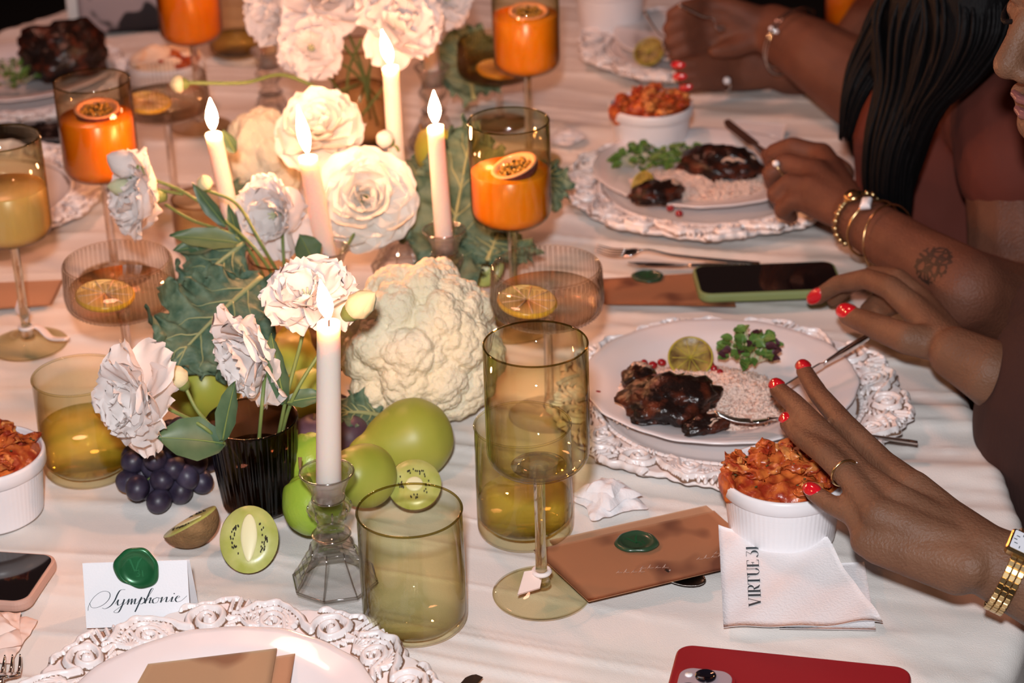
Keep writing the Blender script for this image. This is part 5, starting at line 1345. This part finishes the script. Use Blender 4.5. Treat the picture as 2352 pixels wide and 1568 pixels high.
# right hand
Q = [at(2095, 705, .078), at(2045, 660, .086), at(1992, 640, .078), at(1925, 652, .056), at(1878, 682, .036)]
body += chain(Q, [.0135, .0118, .0105, .0092, .0080]); nail(Q[-1], Q[-2], (-.35, -.65, .65), .0082, A)
Q2 = [at(2112, 690, .072), at(2060, 640, .080), at(2005, 632, .070), at(1950, 655, .046), at(1915, 690, .026)]; body += chain(Q2, [.013, .011, .0098, .0085, .0072])
Q3 = [at(2120, 700, .066), at(2062, 668, .066), at(2015, 690, .046), at(1990, 712, .030)]; body += chain(Q3, [.012, .0098, .0088, .0076])
Q4 = [at(2125, 718, .060), at(2075, 695, .058), at(2035, 712, .040), at(2005, 728, .032)]; body += chain(Q4, [.011, .0088, .0080, .0068])
Qt = [at(2160, 790, .066), at(2085, 778, .072), at(2010, 748, .068), at(1948, 724, .060)]; body += chain(Qt, [.017, .0148, .0125, .0098]); nail(Qt[-1], Qt[-2], (-.1, -.55, .8), .0100, A)
w2 = at(2195, 812, .066)
for q in (Q, Q2, Q3, Q4): body += [capsule(w2, .020, q[0], .0135)]
el2 = atY(2420, 955, 1.66)
body += chain([w2, at(2275, 855, .058), el2], [.0245, .030, .040])
sh2 = Vector((.60, 1.78, TZ + .26)); body += chain([el2, sh2], [.042, .055])
# torso, neck
ch = Vector((.60, 1.61, TZ + .17)); hip = Vector((.74, 1.60, TZ - .25))
body += [capsule(hip, .14, ch, .115), capsule(sh, .058, sh2, .058), capsule(Vector((.60, 1.61, TZ + .24)), .055, Vector((.53, 1.60, TZ + .35)), .045)]
# head: local frame forward f, up u, side s
tipw = atY(2281, 170, 1.545)
f_ = Vector((-.93, -.32, -.16)).normalized(); u_ = (Vector((0, 0, 1)) - f_ * f_.z).normalized(); s_v = u_.cross(f_)
O_ = tipw - f_ * .124 + u_ * .032
def Hh(a, b, c=0): return O_ + f_ * a + u_ * b + s_v * c
HM = Matrix((f_, s_v, u_)).transposed()
head = [ell(Hh(-.004, .030), (.098, .076, .088), HM), ell(Hh(.040, -.015), (.058, .060, .075), HM), ell(Hh(.056, -.072), (.040, .042, .028), HM), ell(Hh(.082, -.088), (.020, .024, .018), HM),
        capsule(Hh(.092, .004), .0085, Hh(.110, -.028), .0125), capsule(Hh(.104, -.036, .011), .0075, Hh(.100, -.037, .013), .007), capsule(Hh(.104, -.036, -.011), .0075, Hh(.100, -.037, -.013), .007),
        capsule(Hh(.088, .022, .010), .010, Hh(.074, .022, .042), .010), capsule(Hh(.088, .022, -.010), .010, Hh(.074, .022, -.042), .010),
        ell(Hh(.062, -.030, .034), (.026, .022, .026), HM), ell(Hh(.062, -.030, -.034), (.026, .022, .026), HM),
        capsule(Hh(.092, -.062, .014), .0085, Hh(.092, -.062, -.014), .0085), capsule(Hh(.090, -.074, .012), .0085, Hh(.090, -.074, -.012), .0085), ell(Hh(-.005, -.01, .076), (.016, .006, .028), HM), ell(Hh(-.005, -.01, -.076), (.016, .006, .028), HM),
        capsule(Hh(-.01, -.04), .052, Vector((.56, 1.60, TZ + .30)), .050)]
body += head
fuse('body', body, 'skin_a', A, .0025, 6)
for sgn in (1, -1):
    child('lips', *capsule(Hh(.099, -.0605, .012 * sgn), .0034, Hh(.1015, -.0605, 0), .0040, 10), 'lip', A); child('lips', *capsule(Hh(.097, -.0745, .011 * sgn), .0038, Hh(.0995, -.0745, 0), .0046, 10), 'lip', A)
    V, F = tube(smooth_path([Hh(.0885, .000, .012 * sgn), Hh(.096, -.003, .024 * sgn), Hh(.088, -.002, .038 * sgn), Hh(.078, .001, .046 * sgn)], 4), .0022, 6); child('eyelashes', V, F, 'hair', A)
    child('eyelid', *ell(Hh(.0755, .001, .028 * sgn), (.0135, .015, .012), HM), 'skin_a', A)
V, F = ell(Hh(-.022, .045), (.102, .092, .098), HM, 4); V2 = np.array(V); keep = np.array([(Vector(v) - O_).dot(f_) < .055 for v in V2]); F = [q for q in F if all(keep[i] for i in q)]; child('hair', V2, F, 'hair', A)
dress = [capsule(hip, .155, Vector((.605, 1.61, TZ + .10)), .130), capsule(sh + Vector((0, .02, -.01)), .066, sh2 + Vector((0, -.02, -.01)), .066), capsule(sh, .064, sh.lerp(el, .35), .060), capsule(sh2, .064, sh2.lerp(el2, .30), .060),
         ell(atY(2440, 985, 1.60), (.078, .10, .125)), ell(Vector((.52, 1.67, TZ + .06)), (.07, .07, .09)), ell(Vector((.76, 1.60, TZ - .36)), (.24, .22, .14))]
fuse('dress', dress, 'dress', A, .005, 5)
# jewellery belongs to her
fr = fing['ring'][0]; a_, b_ = at(1958, 1104, .104), at(1898, 1044, .107)
c_ = a_.lerp(b_, .30); ring_on('finger_ring', c_, b_ - a_, .0112, .0010, 'gold', A)
parts = []
mm = rot_to(b_ - a_)
for k in range(14):
    an = k / 13 * 2.2 - .2; v = mm @ Vector((.0119 * math.cos(an), .0119 * math.sin(an), 0)); parts.append(ell(c_ + v, (.0011,) * 3, None, 1))
V, F = join(parts); child('ring_stones', V, F, 'pearl', A)
# wrist watch: links, case, dial
ax = (at(2400, 1350, .060) - wr).normalized(); wc = wr + ax * .022
W = thing('wrist_watch', 'gold wrist watch with rectangular white dial on the near wrist', 'watch', wc); Wm = rot_to(ax); 
upw = Vector((-.10, -.28, .95)); upw = (upw - ax * upw.dot(ax)).normalized(); sdw = ax.cross(upw); BM = Matrix((sdw, ax, upw)).transposed(); setrot(W, BM)
lk, lkf = slab(.0036, .0044, .0008, [(0.0003, 0), (0, .0006), (0, .0016), (.0004, .0022)]); LKM = mesh('link', lk, lkf, False); LKM.materials.append(MT['gold'])
for k in range(40):
    an = R(20) + (2 * PI - R(40)) * k / 39
    for j in range(3):
        o = bpy.data.objects.new('link', LKM); link(o, W); rr = .0315
        o.matrix_local = Matrix.Translation((math.sin(an) * rr, (j - 1) * .0047, math.cos(an) * rr * .93)) @ Matrix.Rotation(an, 4, 'Y') @ Matrix.Scale(1.28, 4, (1, 0, 0))
V, F = slab(.021, .027, .0025, [(0.0006, .0285), (0, .0295), (0, .0335), (.0012, .0355)]); obj('watch_case', V, F, MT['gold'], W, smooth=False)
V, F = slab(.0168, .0225, .001, [(0, .0354), (0, .0358)]); dl = obj('dial', V, F, MT['dial'], W, smooth=False)
parts = [box((.0066 * math.sin(a) * 1.0, .0092 * math.cos(a), .0360), (.0006 if abs(math.sin(a)) < .5 else .0022, .0026 if abs(math.sin(a)) < .5 else .0006, .0002)) for a in np.arange(12) * PI / 6] + [box((.0012, .002, .0361), (.0006, .007, .0002), Matrix.Rotation(.5, 3, 'Z')), box((-.001, -.001, .0361), (.0006, .005, .0002), Matrix.Rotation(-1.0, 3, 'Z'))]
V, F = join(parts); obj('hour_marks', V, F, MT['ink'], dl, smooth=False)
V, F = lathe([(.0001, 0), (.0016, 0), (.0016, .002), (.0001, .0022)], 12); o = obj('crown', V, F, MT['gold'], W); o.location = (-.0105, 0, .032); o.rotation_euler = (0, -PI / 2, 0)

# --- second woman: rust top, long black hair, ringed hand with a knife
B = thing('person', 'person in a rust coloured top with long black hair, gold bracelets and tattooed forearm', 'person', (.68, 2.10, 0))
body = []
wb = at(1968, 500, .075)
mc = [at(1885, 358, .085), at(1872, 395, .088), at(1866, 432, .082), at(1868, 466, .072)]
cur = [([(1820, 336, .092), (1778, 350, .080), (1772, 372, .062)], [.0112, .0105, .0095]), ([(1806, 372, .090), (1770, 398, .078), (1778, 425, .058)], [.0110, .0102, .0095]),
       ([(1812, 420, .082), (1780, 446, .068), (1800, 468, .050)], [.0108, .0100, .0090]), ([(1822, 462, .070), (1795, 484, .056), (1818, 498, .042)], [.0098, .0090, .0080])]
for m_, (P_, r_) in zip(mc, cur):
    body += chain([m_] + [at(*p) for p in P_], [.0135] + r_); body.append(capsule(wb, .020, m_, .0155))
body += chain([at(1930, 400, .070), at(1870, 352, .066), at(1805, 352, .062), at(1765, 356, .060)], [.016, .0130, .0112, .0095])
body += [capsule(at(1925, 425, .070), .018, at(1885, 440, .066), .016)]
eb = atY(2400, 735, 1.84)
body += chain([wb, at(2090, 582, .072), at(2220, 665, .068), eb], [.0262, .032, .040, .048])
sb = atY(2335, 300, 1.97)
body += chain([eb, atY(2345, 560, 1.90), sb], [.050, .054, .056])
cb = atY(2215, 260, 2.16); hb = Vector((.66, 2.14, TZ - .25))
sb2 = Vector((.52, 2.36, sb.z - .02))
body += [capsule(hb, .13, cb, .105), capsule(sb, .052, sb2, .052)]
hd = atY(2215, -150, 2.06)
body += [capsule(cb + Vector((0, 0, .06)), .052, hd, .05), ell(hd + Vector((0, 0, .02)), (.090, .074, .10)), ell(hd + Vector((-.045, 0, -.04)), (.05, .052, .06)), capsule(hd + Vector((-.09, 0, .0)), .008, hd + Vector((-.108, 0, -.03)), .012),
         capsule(hd + Vector((-.085, .012, -.058)), .008, hd + Vector((-.085, -.012, -.058)), .008)]
bB = fuse('body', body, 'skin_b', B, .0032, 6)
def patch(body_o, par, c, r, mat, name):
    me = body_o.data; n_ = len(me.vertices); co = np.empty(n_ * 3); me.vertices.foreach_get('co', co); co = co.reshape(-1, 3); no = np.empty(n_ * 3); me.vertices.foreach_get('normal', no); no = no.reshape(-1, 3)
    cc_ = np.array(tuple(c - par.location)); keep = np.linalg.norm(co - cc_, axis=1) < r; idx = {}; VV, FF = [], []
    for p in me.polygons:
        if all(keep[v] for v in p.vertices):
            f = []
            for v in p.vertices:
                if v not in idx: idx[v] = len(VV); VV.append(co[v] + no[v] * .0004)
                f.append(idx[v])
            FF.append(f)
    if FF: obj(name, VV, FF, MT[mat], par)
mT, tT, NTt, LT = NT('tattoo_ink'); bT = NTt['Principled BSDF']; bT.inputs['Base Color'].default_value = (.012, .016, .014, 1); bT.inputs['Roughness'].default_value = .5
nT = NTt.new('ShaderNodeTexVoronoi'); nT.inputs['Scale'].default_value = 130; nT.feature = 'DISTANCE_TO_EDGE'; cT = NTt.new('ShaderNodeTexCoord'); LT.new(cT.outputs['Object'], nT.inputs['Vector'])
rT = NTt.new('ShaderNodeMath'); rT.operation = 'LESS_THAN'; rT.inputs[1].default_value = .14; LT.new(nT.outputs['Distance'], rT.inputs[0])
m2T = NTt.new('ShaderNodeMath'); m2T.operation = 'MULTIPLY'; m2T.inputs[1].default_value = .55; LT.new(rT.outputs[0], m2T.inputs[0]); LT.new(m2T.outputs[0], bT.inputs['Alpha']); MT['tattoo'] = mT
patch(bB, B, at(2128, 595, .100), .026, 'tattoo', 'tattoo')
top = [capsule(hb, .145, atY(2165, 455, 2.14), .100), capsule(atY(2165, 455, 2.14), .100, atY(2195, 250, 2.16), .118), capsule(sb, .066, sb2, .064), capsule(sb + Vector((0, 0, .0)), .067, atY(2345, 372, 1.94), .068), ell(Vector((.76, 2.12, TZ - .36)), (.24, .20, .14))]
fuse('rust_top', top, 'rust', B, .005, 4)
def lock(pts, rad): P_ = smooth_path(pts, 5); rr = np.interp(np.linspace(0, 1, len(P_)), np.linspace(0, 1, len(rad)), rad); return [capsule(P_[i], rr[i], P_[i + 1], rr[i + 1], 12) for i in range(len(P_) - 1)]
hair = lock([atY(2200, -160, 2.02), atY(2110, 10, 2.03), atY(2010, 130, 2.03), atY(1962, 220, 2.02), atY(1948, 300, 2.02)], [.05, .045, .022, .012, .004])
hair += lock([atY(2210, -160, 1.98), atY(2150, 20, 1.97), atY(2105, 180, 1.96), atY(2050, 330, 1.95), atY(2045, 460, 1.96), atY(2060, 520, 1.97)], [.06, .055, .036, .024, .020, .008])
hair += lock([atY(2225, -150, 1.95), atY(2230, 40, 1.92), atY(2185, 150, 1.92), atY(2120, 250, 1.93), atY(2080, 380, 1.95), atY(2070, 470, 1.97)], [.06, .046, .032, .016, .012, .006])
hair += lock([atY(2190, -150, 2.00), atY(2080, 60, 2.0), atY(2060, 180, 1.99), atY(2100, 240, 1.98)], [.05, .03, .024, .02])
hair += [ell(hd + Vector((.02, 0, .03)), (.10, .095, .11))]
fuse('hair', hair, 'hair', B, .004, 4)
rs = np.random.RandomState(5); parts = []
for pts_, rad_, n_ in (([atY(2200, -100, 2.02), atY(2110, 10, 2.03), atY(2010, 130, 2.03), atY(1962, 220, 2.02), atY(1940, 320, 2.02)], (.042, .040, .022, .012, .006), 46),
                 ([atY(2210, -100, 1.98), atY(2150, 20, 1.97), atY(2105, 180, 1.96), atY(2050, 330, 1.95), atY(2040, 460, 1.96), atY(2065, 545, 1.97)], (.055, .055, .038, .026, .022, .010), 80),
                 ([atY(2225, -100, 1.95), atY(2230, 40, 1.92), atY(2185, 150, 1.92), atY(2120, 250, 1.93), atY(2080, 380, 1.95), atY(2060, 500, 1.97)], (.05, .046, .034, .020, .014, .008), 54)):
    for k in range(n_):
        a = rs.rand() * 2 * PI; Q_ = []
        for j, p in enumerate(pts_):
            d = Vector((math.cos(a), math.sin(a), 0)) * rad_[j] * rs.uniform(.92, 1.12); Q_.append(p + d)
        S_ = smooth_path(Q_, 5); parts.append(tube(S_, list(np.interp(np.linspace(0, 1, len(S_)), [0, .7, 1], [.0028, .0022, .0005])), 6))
V, F = join(parts); tag(child('hair_strands', V, F, 'hair', B), kind='stuff')
fx = (at(2090, 582, .072) - wb).normalized()
def bracelet(off, r, tr, label, tilt=0, mat='gold', beads=0, sides=24):
    c = wb + fx * off; t = thing('bracelet', label, 'bracelet', c); m = rot_to(fx + Vector((tilt, 0, tilt))); setrot(t, m)
    V, F = rim_ring(r, 0, tr, 48); obj('band', V, F, MT[mat], t)
    if beads:
        Gm, Gf = ICO[2]; parts = [(Gm * tr * 1.9 + np.array([r * math.cos(a), r * math.sin(a), 0]), Gf) for a in np.linspace(0, 2 * PI, beads, endpoint=False)]
        V, F = join(parts); obj('links', V, F, MT[mat], t)
    return t, m
t, m = bracelet(.004, .0285, .0018, 'chunky gold bracelet with round clasp nearest the ringed hand', 0, beads=22)
V, F = lathe([(.0001, 0), (.009, 0), (.0095, .002), (.007, .0045), (.0001, .0055)], 28); mi = m.inverted(); upl = (mi @ Vector((-.15, -.45, .88))); upl.z = 0; upl.normalize(); V = xf(V, rot_to(upl), upl * .0285); obj('clasp', V, F, MT['gold'], t)
t, m = bracelet(.030, .0305, .0014, 'narrow gold bracelet with a square stone, in the middle of the tattooed forearm'); mi = m.inverted(); upl = (mi @ Vector((-.15, -.45, .88))); upl.z = 0; upl.normalize()
V, F = slab(.012, .016, .002, [(0, 0), (.001, .004), (.003, .006)]); V = xf(V, rot_to(upl), upl * .0300); obj('stone', V, F, MT['pearl'], t)
bracelet(.058, .0350, .0009, 'thin loose bangle highest on the tattooed forearm', .25)
a_, b_ = at(1806, 372, .090), at(1770, 398, .078); ring_on('finger_ring', a_.lerp(b_, .5), b_ - a_, .0116, .0011, 'gold', B)
child('ring_stone', *ell(a_.lerp(b_, .5) + Vector((-.004, -.008, .008)), (.0040, .0040, .0035), None, 2), 'pearl', B)

# --- third person, far: two blurred hands above the farthest plate
Cc = thing('person', 'blurred person at the top with two hands over the farthest right plate', 'person', (.66, 2.72, 0))
body = []; YC = 2.52
wc1 = atY(1775, 70, YC); 
for k, (mx, my) in enumerate(((1680, 18), (1672, 42), (1675, 66), (1685, 88))):
    m_ = atY(mx, my, YC); body += [capsule(wc1, .026, m_, .014)]; body += chain([m_, atY(mx - 62, my - 8 + k * 6, YC), atY(mx - 110, my + 2 + k * 8, YC - .02), atY(mx - 138, my + 16 + k * 8, YC - .02)], [.014, .0115, .0105, .0085])
body += chain([wc1, atY(1690, 110, YC - .02), atY(1640, 118, YC - .03)], [.020, .013, .009])
body += chain([wc1, atY(1880, 130, 2.46), atY(1990, 205, 2.42)], [.034, .046, .056])
wc2 = atY(1800, 160, 2.56)
for k, (mx, my) in enumerate(((1700, 128), (1692, 148), (1692, 168), (1702, 186))):
    m_ = atY(mx, my, 2.55); body += [capsule(wc2, .024, m_, .014)]; body += chain([m_, atY(mx - 55, my - 2 + k * 2, 2.53), atY(mx - 100, my - 4 + k * 4, 2.52), atY(mx - 135 + k * 4, my - 2 + k * 6, 2.52)], [.0135, .0112, .0102, .0085])
    nail(atY(mx - 135 + k * 4, my - 2 + k * 6, 2.52), atY(mx - 100, my - 4 + k * 4, 2.52), (0, -.5, .8), .008, Cc)
body += chain([wc2, atY(1900, 200, 2.60), Vector((.56, 2.72, TZ + .10))], [.030, .036, .045])
e3 = atY(2040, 235, 2.42); s3 = Vector((.60, 2.60, TZ + .34)); s32 = Vector((.60, 2.92, TZ + .34)); h3 = Vector((.52, 2.76, TZ + .56))
body += chain([atY(1990, 205, 2.42), e3, s3], [.056, .056, .055]); body += chain([Vector((.56, 2.72, TZ + .10)), s32], [.045, .052])
body += [capsule(Vector((.68, 2.76, TZ - .2)), .13, Vector((.62, 2.76, TZ + .24)), .115), capsule(s3, .055, s32, .055), capsule(Vector((.61, 2.76, TZ + .34)), .052, h3, .05), ell(h3 + Vector((0, 0, .04)), (.09, .075, .105)), ell(h3 + Vector((-.045, 0, -.02)), (.05, .05, .06)), capsule(h3 + Vector((-.09, 0, .02)), .008, h3 + Vector((-.108, 0, -.01)), .012)]
fuse('body', body, 'skin_b', Cc, .004, 5)
fuse('dark_top', [capsule(Vector((.68, 2.76, TZ - .25)), .15, Vector((.63, 2.76, TZ + .22)), .13), capsule(s3, .068, s32, .068), ell(Vector((.76, 2.74, TZ - .36)), (.23, .20, .14))], 'darkwear', Cc, .006, 3)
fuse('hair', [ell(h3 + Vector((.025, 0, .06)), (.098, .092, .11)), capsule(h3 + Vector((.05, 0, 0)), .07, h3 + Vector((.07, 0, -.2)), .05)], 'hair', Cc, .006, 3)
wx = (atY(1880, 130, 2.46) - wc1)
for k, l in ((.30, 'thin silver bracelet on the blurred forearm at the top'), (.42, 'second thin silver bracelet on the blurred forearm, nearer the elbow')):
    c = wc1 + wx * k; t = thing('bracelet', l, 'bracelet', c); setrot(t, rot_to(wx)); V, F = rim_ring(.040 + .006 * (k - .3) / .12, 0, .0012, 40); obj('band', V, F, MT['silver'], t)
    up3 = rot_to(wx).inverted() @ Vector((-.3, -.8, .4)); up3.z = 0; up3.normalize(); V, F = ell(up3 * .041, (.003,) * 3, None, 2); obj('charm', V, F, MT['pearl'], t)
a_, b_ = atY(1692, 186, 2.54), atY(1650, 190, 2.53); ring_on('finger_ring', a_.lerp(b_, .6), b_ - a_, .0125, .0014, 'silver', Cc); child('ring_stone', *ell(a_.lerp(b_, .6) + Vector((0, -.012, .006)), (.005, .005, .005), None, 2), 'pearl', Cc)
cutlery('fork', atY(1480, 28, 2.50), atY(1530, 122, 2.50), 'dark fork held upright by the blurred upper hand', 0)
cutlery('fork', atY(1560, 10, 2.46), atY(1662, 72, 2.46), 'fork with food lifted by the blurred upper hand', 0)
tumbler(0, 0, .09, 'short tumbler of orange juice behind the blurred forearm', 'a', r=.046, base=(1965, 62), fill=.9, mat=MT['orange'])
